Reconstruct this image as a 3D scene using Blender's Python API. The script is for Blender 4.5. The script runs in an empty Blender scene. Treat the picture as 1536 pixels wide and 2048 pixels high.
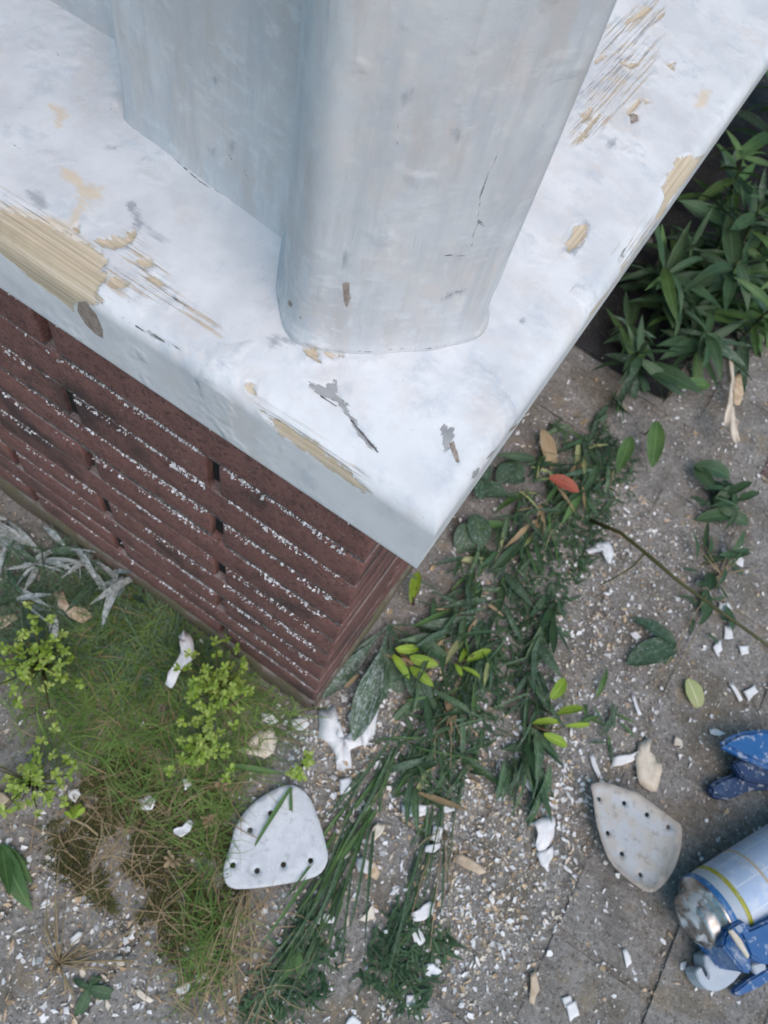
import bpy, math, random
import numpy as np
from mathutils import Vector, Matrix, geometry

random.seed(11)
rng = np.random.default_rng(11)
S = bpy.context.scene
COL = S.collection

# ------------------------------------------------------------------ camera
H = 0.728                       # lens height above the paving
FPX = 1500.0                    # focal length in photo pixels (1536 x 2048)
AX = np.array((0.8251173, 0.55137665, -0.12314716))    # world X in (right, down, forward)
AY = np.array((0.53923375, -0.70357608, 0.46282573))   # world Y
AZ = np.cross(AX, AY) * 1.0
dn_ = np.array((480 - 768, 1790 - 1024, FPX)); dn_ = dn_ / np.linalg.norm(dn_)
AZ = -dn_
cam_data = bpy.data.cameras.new('camera')
cam = bpy.data.objects.new('camera', cam_data); COL.objects.link(cam)
cam_data.sensor_fit = 'VERTICAL'; cam_data.sensor_height = 24.0
cam_data.lens = 24.0 * FPX / 2048.0
cam_data.clip_start = 0.01; cam_data.clip_end = 500
right = Vector((AX[0], AY[0], AZ[0])); up = -Vector((AX[1], AY[1], AZ[1])); back = -Vector((AX[2], AY[2], AZ[2]))
M = Matrix((right, up, back)).transposed().to_4x4(); M.translation = (0, 0, H)
cam.matrix_world = M
cam_data.dof.use_dof = True
cam_data.dof.focus_distance = 0.30
cam_data.dof.aperture_fstop = 14.0
S.camera = cam

# ------------------------------------------------------------------ light
SUN_EL, SUN_AZ = 58.0, -33.0       # sun behind thin cloud, standing towards +X (degrees, counter-clockwise from +X)
w = bpy.data.worlds.new('World'); S.world = w; w.use_nodes = True
nt = w.node_tree
bg = nt.nodes['Background']
sky = nt.nodes.new('ShaderNodeTexSky'); sky.sky_type = 'NISHITA'; sky.sun_disc = False
sky.sun_elevation = math.radians(SUN_EL); sky.sun_rotation = math.radians(90 - SUN_AZ)
sky.dust_density = 3.0; sky.air_density = 1.0; sky.ozone_density = 1.0
hs = nt.nodes.new('ShaderNodeHueSaturation'); hs.inputs['Saturation'].default_value = 1.45; hs.inputs['Hue'].default_value = 0.466
nt.links.new(sky.outputs[0], hs.inputs['Color'])
nt.links.new(hs.outputs[0], bg.inputs['Color'])
bg.inputs['Strength'].default_value = 0.15
sd = bpy.data.lights.new('sun', 'SUN'); sd.energy = 1.05; sd.angle = math.radians(62); sd.color = (1.0, 0.98, 0.95)
so = bpy.data.objects.new('sun', sd); COL.objects.link(so)
dirv = Vector((math.cos(math.radians(SUN_EL)) * math.cos(math.radians(SUN_AZ)),
               math.cos(math.radians(SUN_EL)) * math.sin(math.radians(SUN_AZ)), math.sin(math.radians(SUN_EL))))
so.rotation_euler = dirv.to_track_quat('Z', 'Y').to_euler(); so.location = dirv * 3
S.view_settings.view_transform = 'Standard'; S.view_settings.look = 'None'
S.view_settings.gamma = 1.0; S.view_settings.use_curve_mapping = False
S.view_settings.exposure = 0.19

# ------------------------------------------------------------------ helpers
def ray(px, py):
    r = np.array((px - 768.0, py - 1024.0, FPX))
    return np.array((r @ AX, r @ AY, r @ AZ))
def P(px, py, z=0.0):
    """photo pixel -> point of the horizontal plane at height z"""
    r = ray(px, py); t = (z - H) / r[2]
    return Vector((r[0] * t, r[1] * t, z))

def mesh_np(name, V, F, smooth=True):
    me = bpy.data.meshes.new(name)
    V = np.asarray(V, dtype=np.float32).reshape(-1, 3)
    if isinstance(F, np.ndarray):
        n, k = F.shape
        me.vertices.add(len(V)); me.vertices.foreach_set('co', V.ravel())
        me.loops.add(n * k); me.loops.foreach_set('vertex_index', F.astype(np.int32).ravel())
        me.polygons.add(n)
        me.polygons.foreach_set('loop_start', np.arange(0, n * k, k, dtype=np.int32))
        try: me.polygons.foreach_set('loop_total', np.full(n, k, dtype=np.int32))
        except Exception: pass
    else:
        me.from_pydata([tuple(v) for v in V], [], F)
    me.update(calc_edges=True)
    me.polygons.foreach_set('use_smooth', np.full(len(me.polygons), smooth))
    me.validate()
    return me
def link(name, me, mat=None, parent=None, loc=None):
    o = bpy.data.objects.new(name, me); COL.objects.link(o)
    if mat is not None and me is not None and len(me.materials) == 0: me.materials.append(mat)
    if parent is not None: o.parent = parent
    if loc is not None: o.location = loc
    return o
def tag(o, label=None, cat=None, group=None, kind=None):
    if label: o['label'] = label
    if cat: o['category'] = cat
    if group: o['group'] = group
    if kind: o['kind'] = kind
    return o
def thing(name, label, cat, loc=(0, 0, 0), group=None):
    o = bpy.data.objects.new(name, None); COL.objects.link(o); o.location = loc
    o.empty_display_size = 0.02
    return tag(o, label, cat, group)

def grid_faces(nu, nv, closed=False):
    i = np.arange(nu - 1 if not closed else nu)[:, None]; j = np.arange(nv - 1)[None, :]
    i2 = (i + 1) % nu
    a = i * nv + j; b = i2 * nv + j; c = i2 * nv + j + 1; d = i * nv + j + 1
    return np.stack([a, b, c, d], -1).reshape(-1, 4)
def set_uv(me, uv):
    li = np.empty(len(me.loops), dtype=np.int32); me.loops.foreach_get('vertex_index', li)
    l = me.uv_layers.new(name='UVMap'); l.data.foreach_set('uv', np.asarray(uv, np.float32)[li].ravel())
def set_attr(me, name, val):
    a = me.attributes.new(name, 'FLOAT', 'POINT'); a.data.foreach_set('value', np.asarray(val, np.float32).ravel())

def _h(i, j, k, seed):
    n = (i.astype(np.int64) * 374761393 + j.astype(np.int64) * 668265263 + k.astype(np.int64) * 2147483647 + seed * 1274126177) & 0xFFFFFFFF
    n = ((n ^ (n >> 13)) * 1274126177) & 0xFFFFFFFF
    return ((n ^ (n >> 16)) & 0xFFFF) / 65535.0
def vnoise(p, seed=0):
    f = np.floor(p); t = p - f; t = t * t * (3 - 2 * t); f = f.astype(np.int64)
    out = 0
    for dx in (0, 1):
        wx = t[..., 0] if dx else 1 - t[..., 0]
        for dy in (0, 1):
            wy = t[..., 1] if dy else 1 - t[..., 1]
            for dz in (0, 1):
                wz = t[..., 2] if dz else 1 - t[..., 2]
                out = out + wx * wy * wz * _h(f[..., 0] + dx, f[..., 1] + dy, f[..., 2] + dz, seed)
    return out
def fbm(p, octv=4, seed=0):
    s = 0; a = 1; tot = 0
    for o in range(octv):
        s = s + a * vnoise(p * (2 ** o), seed + o); tot += a; a *= 0.5
    return s / tot
def n1(x, y, scale, octv=4, seed=0):
    return fbm(np.stack([x * scale, y * scale, np.zeros_like(x)], -1), octv, seed)
def poly_sd(x, y, poly):
    """signed distance (positive inside) of points to a polygon"""
    poly = np.asarray(poly, float); d2 = np.full(x.shape, 1e9); ins = np.zeros(x.shape, bool)
    for a, b in zip(poly, np.roll(poly, -1, 0)):
        e = b - a; wx = x - a[0]; wy = y - a[1]
        t = np.clip((wx * e[0] + wy * e[1]) / (e @ e + 1e-18), 0, 1)
        d2 = np.minimum(d2, (wx - e[0] * t) ** 2 + (wy - e[1] * t) ** 2)
        if abs(e[1]) > 1e-12:
            c = ((a[1] <= y) & (b[1] > y)) | ((b[1] <= y) & (a[1] > y))
            xi = a[0] + (y - a[1]) / e[1] * e[0]
            ins ^= c & (x < xi)
    return np.where(ins, 1, -1) * np.sqrt(d2)
def line_sd(x, y, pts, wid):
    pts = np.asarray(pts, float); d2 = np.full(x.shape, 1e9)
    for a, b in zip(pts[:-1], pts[1:]):
        e = b - a; wx = x - a[0]; wy = y - a[1]
        t = np.clip((wx * e[0] + wy * e[1]) / (e @ e + 1e-18), 0, 1)
        d2 = np.minimum(d2, (wx - e[0] * t) ** 2 + (wy - e[1] * t) ** 2)
    return wid - np.sqrt(d2)

# ------------------------------------------------------------------ node helpers
def mat_new(name, rough=0.6):
    m = bpy.data.materials.new(name); m.use_nodes = True
    n = m.node_tree; b = n.nodes['Principled BSDF']; b.inputs['Roughness'].default_value = rough
    return m, n, b
def N(nt, typ, **kw):
    n = nt.nodes.new(typ)
    for k, v in kw.items():
        if k in n.inputs: n.inputs[k].default_value = v
        else: setattr(n, k, v)
    return n
def noise(nt, vec, scale, detail=4, rough=0.55, stretch=None):
    if stretch is not None:
        mp = N(nt, 'ShaderNodeMapping'); mp.inputs['Scale'].default_value = stretch
        nt.links.new(vec, mp.inputs['Vector']); vec = mp.outputs[0]
    n = N(nt, 'ShaderNodeTexNoise', Scale=scale, Detail=detail, Roughness=rough)
    nt.links.new(vec, n.inputs['Vector']); return n.outputs['Fac']
def mrange(nt, v, a, b, c=0.0, d=1.0, smooth=True):
    n = N(nt, 'ShaderNodeMapRange'); n.interpolation_type = 'SMOOTHSTEP' if smooth else 'LINEAR'
    nt.links.new(v, n.inputs['Value'])
    n.inputs['From Min'].default_value = a; n.inputs['From Max'].default_value = b
    n.inputs['To Min'].default_value = c; n.inputs['To Max'].default_value = d
    return n.outputs[0]
def mix(nt, fac, a, b):
    n = N(nt, 'ShaderNodeMix'); n.data_type = 'RGBA'
    if isinstance(fac, (int, float)): n.inputs[0].default_value = fac
    else: nt.links.new(fac, n.inputs[0])
    for s, v in ((6, a), (7, b)):
        if isinstance(v, (tuple, list)): n.inputs[s].default_value = (*v[:3], 1)
        else: nt.links.new(v, n.inputs[s])
    return n.outputs[2]
def math_(nt, op, a, b=None, c=None):
    n = N(nt, 'ShaderNodeMath'); n.operation = op
    for i, v in enumerate((a, b, c)):
        if v is None: continue
        if isinstance(v, (int, float)): n.inputs[i].default_value = v
        else: nt.links.new(v, n.inputs[i])
    return n.outputs[0]
def bump(nt, b, h, strength=0.3, dist=0.001):
    n = N(nt, 'ShaderNodeBump', Strength=strength, Distance=dist)
    nt.links.new(h, n.inputs['Height'])
    nt.links.new(n.outputs[0], b.inputs['Normal'])
def objcoord(nt): return N(nt, 'ShaderNodeTexCoord').outputs['Object']
def uvcoord(nt): return N(nt, 'ShaderNodeTexCoord').outputs['UV']
def attr(nt, name):
    n = N(nt, 'ShaderNodeAttribute'); n.attribute_name = name; return n.outputs['Fac']
def rand(nt): return N(nt, 'ShaderNodeObjectInfo').outputs['Random']

# ------------------------------------------------------------------ materials
def paint_material(name, white=(0.80, 0.81, 0.82), second=(0.70, 0.69, 0.69), grain=(6, 160), streak=None, bdist=0.0016):
    m, n, b = mat_new(name, 0.5)
    uv = uvcoord(n)                       # metres along / across the board
    o = objcoord(n)
    base = mix(n, mrange(n, noise(n, o, 22, 6, 0.62), 0.38, 0.64), white, second)
    base = mix(n, math_(n, 'MULTIPLY', mrange(n, noise(n, o, 30, 6, 0.68), 0.50, 0.66), 0.60), base, (0.64, 0.60, 0.57))
    base = mix(n, math_(n, 'MULTIPLY', mrange(n, noise(n, o, 48, 6, 0.7), 0.52, 0.68), 0.55), base, (0.49, 0.54, 0.60))
    base = mix(n, math_(n, 'MULTIPLY', mrange(n, noise(n, o, 130, 6, 0.7), 0.53, 0.70), 0.40), base, (0.76, 0.765, 0.77))
    if streak:
        st = noise(n, uv, 1.0, 6, 0.68, (streak[0], streak[1], 1))
        base = mix(n, math_(n, 'MULTIPLY', mrange(n, st, 0.47, 0.66), 0.65), base, (0.45, 0.485, 0.515))
        st2 = noise(n, uv, 1.0, 5, 0.66, (streak[0] * 2.2 + 3, streak[1] * 1.0, 1))
        base = mix(n, math_(n, 'MULTIPLY', mrange(n, st2, 0.50, 0.66), 0.65), base, (0.50, 0.48, 0.465))
        st3 = noise(n, uv, 1.0, 6, 0.75, (streak[0] * 3.2, streak[1] * 4, 1))
        base = mix(n, math_(n, 'MULTIPLY', mrange(n, st3, 0.60, 0.72), 0.55), base, (0.36, 0.38, 0.40))
        # sideways brush and filler marks
        st4 = math_(n, 'MULTIPLY', noise(n, uv, 1.0, 5, 0.7, (210, 75, 1)), mrange(n, noise(n, o, 38, 3), 0.42, 0.58, 0.75, 1.15))
        base = mix(n, math_(n, 'MULTIPLY', mrange(n, st4, 0.56, 0.70), 0.50), base, (0.66, 0.68, 0.70))
    sp = noise(n, o, 520, 3, 0.7)
    base = mix(n, math_(n, 'MULTIPLY', mrange(n, sp, 0.66, 0.73), 0.5), base, (0.40, 0.40, 0.41))
    sc = noise(n, uv, 1.0, 6, 0.7, (34, 420, 1))
    base = mix(n, math_(n, 'MULTIPLY', math_(n, 'MULTIPLY', mrange(n, sc, 0.60, 0.70), mrange(n, noise(n, o, 26, 3), 0.5, 0.62)), 0.6), base, (0.47, 0.46, 0.45))
    nz = noise(n, o, 330, 5, 0.7)
    nb = noise(n, o, 110, 4, 0.65)
    gz = noise(n, uv, 1.0, 5, 0.7, (grain[0] * 5, grain[1] * 5, 1))
    gz2 = noise(n, uv, 1.0, 3, 0.6, (grain[0] * 4, grain[1] * 2.2, 1))
    c_ = lambda v, k: math_(n, 'MULTIPLY', math_(n, 'SUBTRACT', v, 0.5), k)
    wob = math_(n, 'ADD', math_(n, 'ADD', c_(nz, 5.0), c_(gz, 5.5)), math_(n, 'ADD', c_(nb, 5.0), c_(gz2, 4.5)))
    # stains keep soft edges
    stn = mrange(n, math_(n, 'ADD', attr(n, 'stain'), wob), -2.2, 2.2)
    base = mix(n, math_(n, 'MULTIPLY', stn, 0.75), base, (0.72, 0.58, 0.40))
    # grey layer under the top coat
    sv = math_(n, 'ADD', attr(n, 'scuff'), math_(n, 'ADD', c_(nz, 5.0), c_(gz, 6.0)))
    base = mix(n, math_(n, 'MULTIPLY', mrange(n, sv, -1.6, 1.8), 0.8), base, mix(n, nb, (0.22, 0.25, 0.28), (0.40, 0.42, 0.45)))
    # paint worn thin: the raised grain shows as many fine broken streaks
    ws_ = noise(n, uv, 1.0, 5, 0.72, (grain[0] * 2.6, grain[1] * 4.2, 1))
    wv = mrange(n, math_(n, 'ADD', attr(n, 'worn'), math_(n, 'MULTIPLY', wob, 0.8)), -3.0, 3.0)
    wm = math_(n, 'MULTIPLY', wv, mrange(n, ws_, 0.505, 0.56))
    base = mix(n, math_(n, 'MULTIPLY', wm, 0.9), base, mix(n, mrange(n, nb, 0.42, 0.58), (0.33, 0.315, 0.30), (0.50, 0.39, 0.26)))
    gv = math_(n, 'ADD', attr(n, 'grey'), math_(n, 'MULTIPLY', wob, 0.7))
    grey = mrange(n, gv, -0.25, 0.25)
    halo = math_(n, 'MULTIPLY', math_(n, 'MULTIPLY', mrange(n, gv, -2.6, -0.4), mrange(n, nb, 0.4, 0.6)), 0.55)
    base = mix(n, halo, base, (0.74, 0.75, 0.76))
    base = mix(n, grey, base, mix(n, noise(n, o, 180, 3), (0.22, 0.225, 0.23), (0.46, 0.46, 0.46)))
    # bare timber with grain
    bv = math_(n, 'ADD', attr(n, 'bare'), wob)
    bare = mrange(n, bv, -0.55, 0.55)
    rim = mrange(n, bv, -1.6, -0.2)
    base = mix(n, math_(n, 'MULTIPLY', math_(n, 'MULTIPLY', rim, nb), 0.7), base, (0.74, 0.73, 0.71))
    g1 = noise(n, uv, 1.0, 6, 0.6, (grain[0] * 1.3, grain[1] * 3.6, 1))
    wood = mix(n, mrange(n, g1, 0.36, 0.62), (0.50, 0.41, 0.285), (0.66, 0.56, 0.42))
    g2 = noise(n, uv, 1.0, 3, 0.6, (grain[0] * 1.6, grain[1] * 8, 1))
    wood = mix(n, math_(n, 'MULTIPLY', mrange(n, g2, 0.55, 0.72), 0.45), wood, (0.66, 0.60, 0.50))
    base = mix(n, bare, base, wood)
    # knots and brown marks
    kv = math_(n, 'ADD', attr(n, 'knot'), math_(n, 'MULTIPLY', wob, 0.22))
    base = mix(n, mrange(n, kv, -0.25, 0.25), base, mix(n, mrange(n, nz, 0.35, 0.65), (0.22, 0.175, 0.14), (0.40, 0.34, 0.295)))
    # cracks
    dv = math_(n, 'ADD', attr(n, 'dark'), math_(n, 'MULTIPLY', math_(n, 'SUBTRACT', nz, 0.5), 1.0))
    base = mix(n, mrange(n, dv, -0.25, 0.2), base, (0.085, 0.085, 0.088))
    n.links.new(base, b.inputs['Base Color'])
    rg = mix(n, bare, mix(n, mrange(n, noise(n, o, 60, 3), 0.3, 0.7), (0.30,) * 3, (0.52,) * 3), (0.85,) * 3)
    n.links.new(rg, b.inputs['Roughness'])
    h = math_(n, 'ADD', math_(n, 'MULTIPLY', noise(n, o, 90, 6, 0.6), 1.0), math_(n, 'MULTIPLY', nz, 0.35))
    h = math_(n, 'ADD', h, math_(n, 'MULTIPLY', gz, 0.06 if streak else 0.15))
    h = math_(n, 'SUBTRACT', h, math_(n, 'MULTIPLY', bare, 0.5))
    h = math_(n, 'SUBTRACT', h, math_(n, 'MULTIPLY', grey, 0.45))
    h = math_(n, 'ADD', h, math_(n, 'MULTIPLY', math_(n, 'MULTIPLY', bare, g2), 0.8))
    if streak: h = math_(n, 'ADD', h, math_(n, 'MULTIPLY', st4, 0.45))
    fill = mrange(n, noise(n, o, 26, 3, 0.6), 0.56, 0.66)          # patches of rough filler
    h = math_(n, 'MULTIPLY', h, math_(n, 'ADD', math_(n, 'MULTIPLY', fill, 0.75), math_(n, 'ADD', math_(n, 'MULTIPLY', bare, 0.5), 0.30)))
    bump(n, b, h, 0.40 if streak else 0.62, bdist)
    return m
M_SILL = paint_material('sill_paint', (0.75, 0.765, 0.78), (0.64, 0.655, 0.675))
M_POST = paint_material('post_paint', (0.60, 0.62, 0.635), (0.52, 0.53, 0.545), streak=(7, 62), bdist=0.0019)
M_GLASS, n_, b_ = mat_new('window_glass', 0.03); b_.inputs['Base Color'].default_value = (0.8, 0.85, 0.85, 1); b_.inputs['Transmission Weight'].default_value = 1.0
M_ROOM, n_, b_ = mat_new('room_plaster', 0.9); b_.inputs['Base Color'].default_value = (0.45, 0.43, 0.40, 1)

def brick_material(name, c1, c2, soot_and_shade, speck=0.5, green=0.0):
    m, n, b = mat_new(name, 0.85)
    o = objcoord(n)
    g = N(n, 'ShaderNodeNewGeometry').outputs['Position']
    base = mix(n, mrange(n, noise(n, g, 60, 5, 0.65), 0.3, 0.7), c1, c2)
    base = mix(n, math_(n, 'MULTIPLY', rand(n), 0.22), base, (0.085, 0.045, 0.040))
    base = mix(n, math_(n, 'MULTIPLY', mrange(n, noise(n, g, 340, 4, 0.75), 0.50, 0.64), 0.7), base, (0.050, 0.030, 0.030))
    base = mix(n, math_(n, 'MULTIPLY', mrange(n, noise(n, g, 17, 4, 0.6), 0.5, 0.7), soot_and_shade), base, (0.05, 0.036, 0.034))
    v = N(n, 'ShaderNodeTexVoronoi', Scale=420.0); n.links.new(g, v.inputs['Vector'])
    keep = mrange(n, noise(n, g, 45, 4, 0.7), 0.5, 0.62)
    spk = math_(n, 'MULTIPLY', mrange(n, v.outputs['Distance'], 0.26, 0.16), keep)
    base = mix(n, math_(n, 'MULTIPLY', spk, speck), base, (0.55, 0.50, 0.44))
    # dusty bloom on the ledges of each brick, wherever the face points up
    sepz = N(n, 'ShaderNodeSeparateXYZ'); n.links.new(N(n, 'ShaderNodeNewGeometry').outputs['Normal'], sepz.inputs[0])
    dust = math_(n, 'MULTIPLY', mrange(n, sepz.outputs['Z'], 0.25, 0.9), mrange(n, noise(n, g, 70, 5, 0.7), 0.38, 0.6))
    base = mix(n, math_(n, 'MULTIPLY', dust, 0.6), base, (0.36, 0.35, 0.34))
    if green:
        base = mix(n, math_(n, 'MULTIPLY', mrange(n, noise(n, g, 26, 4), 0.35, 0.6), green), base, (0.12, 0.115, 0.062))
    n.links.new(base, b.inputs['Base Color'])
    bump(n, b, math_(n, 'ADD', noise(n, g, 300, 5, 0.75), noise(n, g, 60, 4)), 1.0, 0.002)
    return m
M_BRICK = brick_material('brick_clay', (0.215, 0.098, 0.082), (0.285, 0.137, 0.115), 0.8)
M_BRICK_LOW = brick_material('brick_stained', (0.15, 0.105, 0.075), (0.19, 0.13, 0.10), 0.4, 0.35, 0.85)
M_MORTAR, n, b = mat_new('mortar', 0.95)
g = N(n, 'ShaderNodeNewGeometry').outputs['Position']
c = mix(n, mrange(n, noise(n, g, 260, 4, 0.7), 0.4, 0.62), (0.06, 0.052, 0.05), (0.22, 0.205, 0.195))
n.links.new(c, b.inputs['Base Color']); bump(n, b, noise(n, g, 420, 4, 0.7), 1.0, 0.0015)

def ground_material(name, c1, c2, moss=0.4, white=0.6, tan=0.35, grain=1.0):
    m, n, b = mat_new(name, 0.92)
    g = N(n, 'ShaderNodeNewGeometry').outputs['Position']
    base = mix(n, mrange(n, noise(n, g, 30, 6, 0.65), 0.3, 0.7), c1, c2)
    base = mix(n, math_(n, 'MULTIPLY', rand(n), 0.12), base, (0.10, 0.095, 0.09))
    base = mix(n, math_(n, 'MULTIPLY', mrange(n, noise(n, g, 230, 5, 0.8), 0.50, 0.62), 0.85 * grain), base, (0.065, 0.060, 0.054))
    base = mix(n, math_(n, 'MULTIPLY', mrange(n, noise(n, g, 170, 5, 0.8), 0.52, 0.62), 0.75 * grain), base, (0.46, 0.435, 0.40))
    base = mix(n, math_(n, 'MULTIPLY', mrange(n, noise(n, g, 11, 5, 0.7), 0.47, 0.63), moss), base, (0.115, 0.090, 0.048))
    base = mix(n, math_(n, 'MULTIPLY', mrange(n, noise(n, g, 24, 5, 0.7), 0.55, 0.66), tan), base, (0.27, 0.215, 0.14))
    base = mix(n, math_(n, 'MULTIPLY', mrange(n, noise(n, g, 8, 6, 0.7), 0.50, 0.66), 0.45 * grain), base, (0.10, 0.096, 0.09))
    base = mix(n, math_(n, 'MULTIPLY', mrange(n, noise(n, g, 85, 5, 0.75), 0.54, 0.64), 0.5 * grain), base, (0.08, 0.075, 0.068))
    for sc, th, amt, col in ((330, 0.22, white, (0.62, 0.61, 0.60)), (230, 0.17, white, (0.5, 0.46, 0.40)), (620, 0.28, white * 0.8, (0.55, 0.54, 0.53))):
        v = N(n, 'ShaderNodeTexVoronoi', Scale=float(sc)); n.links.new(g, v.inputs['Vector'])
        keep = mrange(n, noise(n, g, sc / 9.0, 4, 0.7), 0.47, 0.6)
        s = math_(n, 'MULTIPLY', mrange(n, v.outputs['Distance'], th, th - 0.08), keep)
        base = mix(n, math_(n, 'MULTIPLY', s, amt), base, col)
    n.links.new(base, b.inputs['Base Color'])
    bump(n, b, math_(n, 'ADD', noise(n, g, 260, 5, 0.75), math_(n, 'MULTIPLY', noise(n, g, 60, 4), 1.2)), 0.9, 0.0022)
    return m
M_PAVE = ground_material('concrete_paver', (0.215, 0.205, 0.190), (0.315, 0.30, 0.278), 0.52, 0.8, 0.6)
M_PAVE_RED = ground_material('red_paver', (0.105, 0.050, 0.048), (0.15, 0.085, 0.080), 0.25, 0.35, 0.1)
M_SOIL = ground_material('joint_soil', (0.19, 0.178, 0.16), (0.28, 0.262, 0.235), 0.45, 0.8, 0.45)
M_GROUND_SHADE = ground_material('ground_shade', (0.012, 0.012, 0.014), (0.026, 0.025, 0.027), 0.0, 0.10, 0.0, 0.10)  # near-black ground colour with the shade beside the side wall painted in

def leaf_material(name, c1, c2, dust=0.15, vein=0.35, rough=0.5, dustcol=(0.62, 0.66, 0.68)):
    m, n, b = mat_new(name, rough)
    uv = uvcoord(n); o = objcoord(n)
    g = N(n, 'ShaderNodeNewGeometry').outputs['Position']
    base = mix(n, mrange(n, noise(n, g, 40, 3), 0.3, 0.7), c1, c2)
    base = mix(n, math_(n, 'MULTIPLY', rand(n), 0.45), base, tuple(x * 0.6 for x in c1))
    sep = N(n, 'ShaderNodeSeparateXYZ'); n.links.new(uv, sep.inputs[0])
    mid = mrange(n, math_(n, 'ABSOLUTE', math_(n, 'SUBTRACT', sep.outputs['Y'], 0.5)), 0.0, 0.06, 1.0, 0.0)
    base = mix(n, math_(n, 'MULTIPLY', mid, vein), base, tuple(min(1, x * 2.2 + 0.02) for x in c2))
    dz = mrange(n, math_(n, 'ADD', math_(n, 'MULTIPLY', noise(n, uv, 1.0, 6, 0.8, (5, 16, 1)), 0.55), math_(n, 'MULTIPLY', noise(n, g, 230, 5, 0.8), 0.45)), 0.60 - dust * 0.22, 0.74 - dust * 0.22)
    ds = mrange(n, noise(n, g, 700, 2, 0.6), 0.60, 0.70)
    dm = math_(n, 'MINIMUM', math_(n, 'ADD', math_(n, 'MULTIPLY', dz, min(1.0, dust * 1.5)), math_(n, 'MULTIPLY', ds, dust * 0.9)), 0.92)
    base = mix(n, dm, base, dustcol)
    n.links.new(base, b.inputs['Base Color'])
    bump(n, b, noise(n, uv, 1.0, 3, 0.5, (14, 10, 1)), 0.4, 0.002)
    b.inputs['Subsurface Weight'].default_value = 0.0
    tr = N(n, 'ShaderNodeBsdfTranslucent'); n.links.new(base, tr.inputs['Color'])
    ms = N(n, 'ShaderNodeMixShader'); ms.inputs[0].default_value = 0.22
    n.links.new(b.outputs[0], ms.inputs[1]); n.links.new(tr.outputs[0], ms.inputs[2])
    n.links.new(ms.outputs[0], n.nodes['Material Output'].inputs['Surface'])
    return m
M_LEAF = leaf_material('leaf_dark', (0.044, 0.101, 0.044), (0.073, 0.150, 0.062), 0.14)
M_LEAF_MID = leaf_material('leaf_mid', (0.075, 0.165, 0.045), (0.13, 0.25, 0.075), 0.08)
M_LEAF_DUST = leaf_material('leaf_dusty', (0.06, 0.125, 0.065), (0.09, 0.17, 0.085), 0.85)
M_LEAF_SMEAR = leaf_material('leaf_smeared', (0.06, 0.125, 0.065), (0.09, 0.17, 0.085), 0.58)
M_LEAF_DUST2 = leaf_material('leaf_some_dust', (0.045, 0.105, 0.052), (0.072, 0.145, 0.070), 0.42)
M_LEAF_BRIGHT = leaf_material('leaf_bright', (0.208, 0.351, 0.029), (0.325, 0.468, 0.046), 0.02)
M_LEAF_LIME = leaf_material('leaf_lime', (0.286, 0.442, 0.065), (0.494, 0.600, 0.169), 0.05, 0.2)
M_LEAF_PALE = leaf_material('leaf_pale', (0.468, 0.572, 0.221), (0.572, 0.600, 0.312), 0.03, 0.5)
M_LEAF_RED = leaf_material('leaf_red', (0.338, 0.078, 0.046), (0.429, 0.117, 0.065), 0.03, 0.2)
M_GRASS = leaf_material('grass_blade', (0.11, 0.22, 0.035), (0.28, 0.42, 0.10), 0.02, 0.1)
M_GRASS_DUST = leaf_material('grass_dusty', (0.065, 0.14, 0.060), (0.12, 0.205, 0.095), 0.40, 0.6)
M_MOSS = leaf_material('moss_green', (0.11, 0.105, 0.035), (0.17, 0.18, 0.06), 0.06, 0.0, 0.9)
M_STRAW = leaf_material('dry_straw', (0.36, 0.26, 0.14), (0.50, 0.39, 0.24), 0.05, 0.1, 0.8)
M_STEM = leaf_material('stem_olive', (0.085, 0.10, 0.028), (0.13, 0.13, 0.045), 0.05, 0.0)
M_STEM_RED = leaf_material('stem_reddish', (0.15, 0.06, 0.04), (0.20, 0.10, 0.05), 0.05, 0.0)

def flake_material(name, c1, c2, rough=0.6):
    m, n, b = mat_new(name, rough); g = N(n, 'ShaderNodeNewGeometry').outputs['Position']
    base = mix(n, mrange(n, noise(n, g, 120, 4, 0.6), 0.35, 0.65), c1, c2)
    base = mix(n, math_(n, 'MULTIPLY', rand(n), 0.25), base, (0.66, 0.62, 0.55))
    n.links.new(base, b.inputs['Base Color'])
    bump(n, b, noise(n, g, 380, 4, 0.6), 0.5, 0.0008)
    return m
M_FL_WHITE = flake_material('paint_white', (0.72, 0.74, 0.76), (0.84, 0.85, 0.86))
M_FL_CREAM = flake_material('paint_cream', (0.62, 0.54, 0.42), (0.72, 0.66, 0.55))
M_FL_WOOD = flake_material('wood_shaving', (0.42, 0.30, 0.18), (0.60, 0.47, 0.32), 0.85)
M_FL_PALE = flake_material('grit_pale', (0.46, 0.43, 0.39), (0.62, 0.60, 0.57), 0.9)
M_FL_GREY = flake_material('grit_grey', (0.09, 0.085, 0.08), (0.30, 0.28, 0.255), 0.9)

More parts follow.
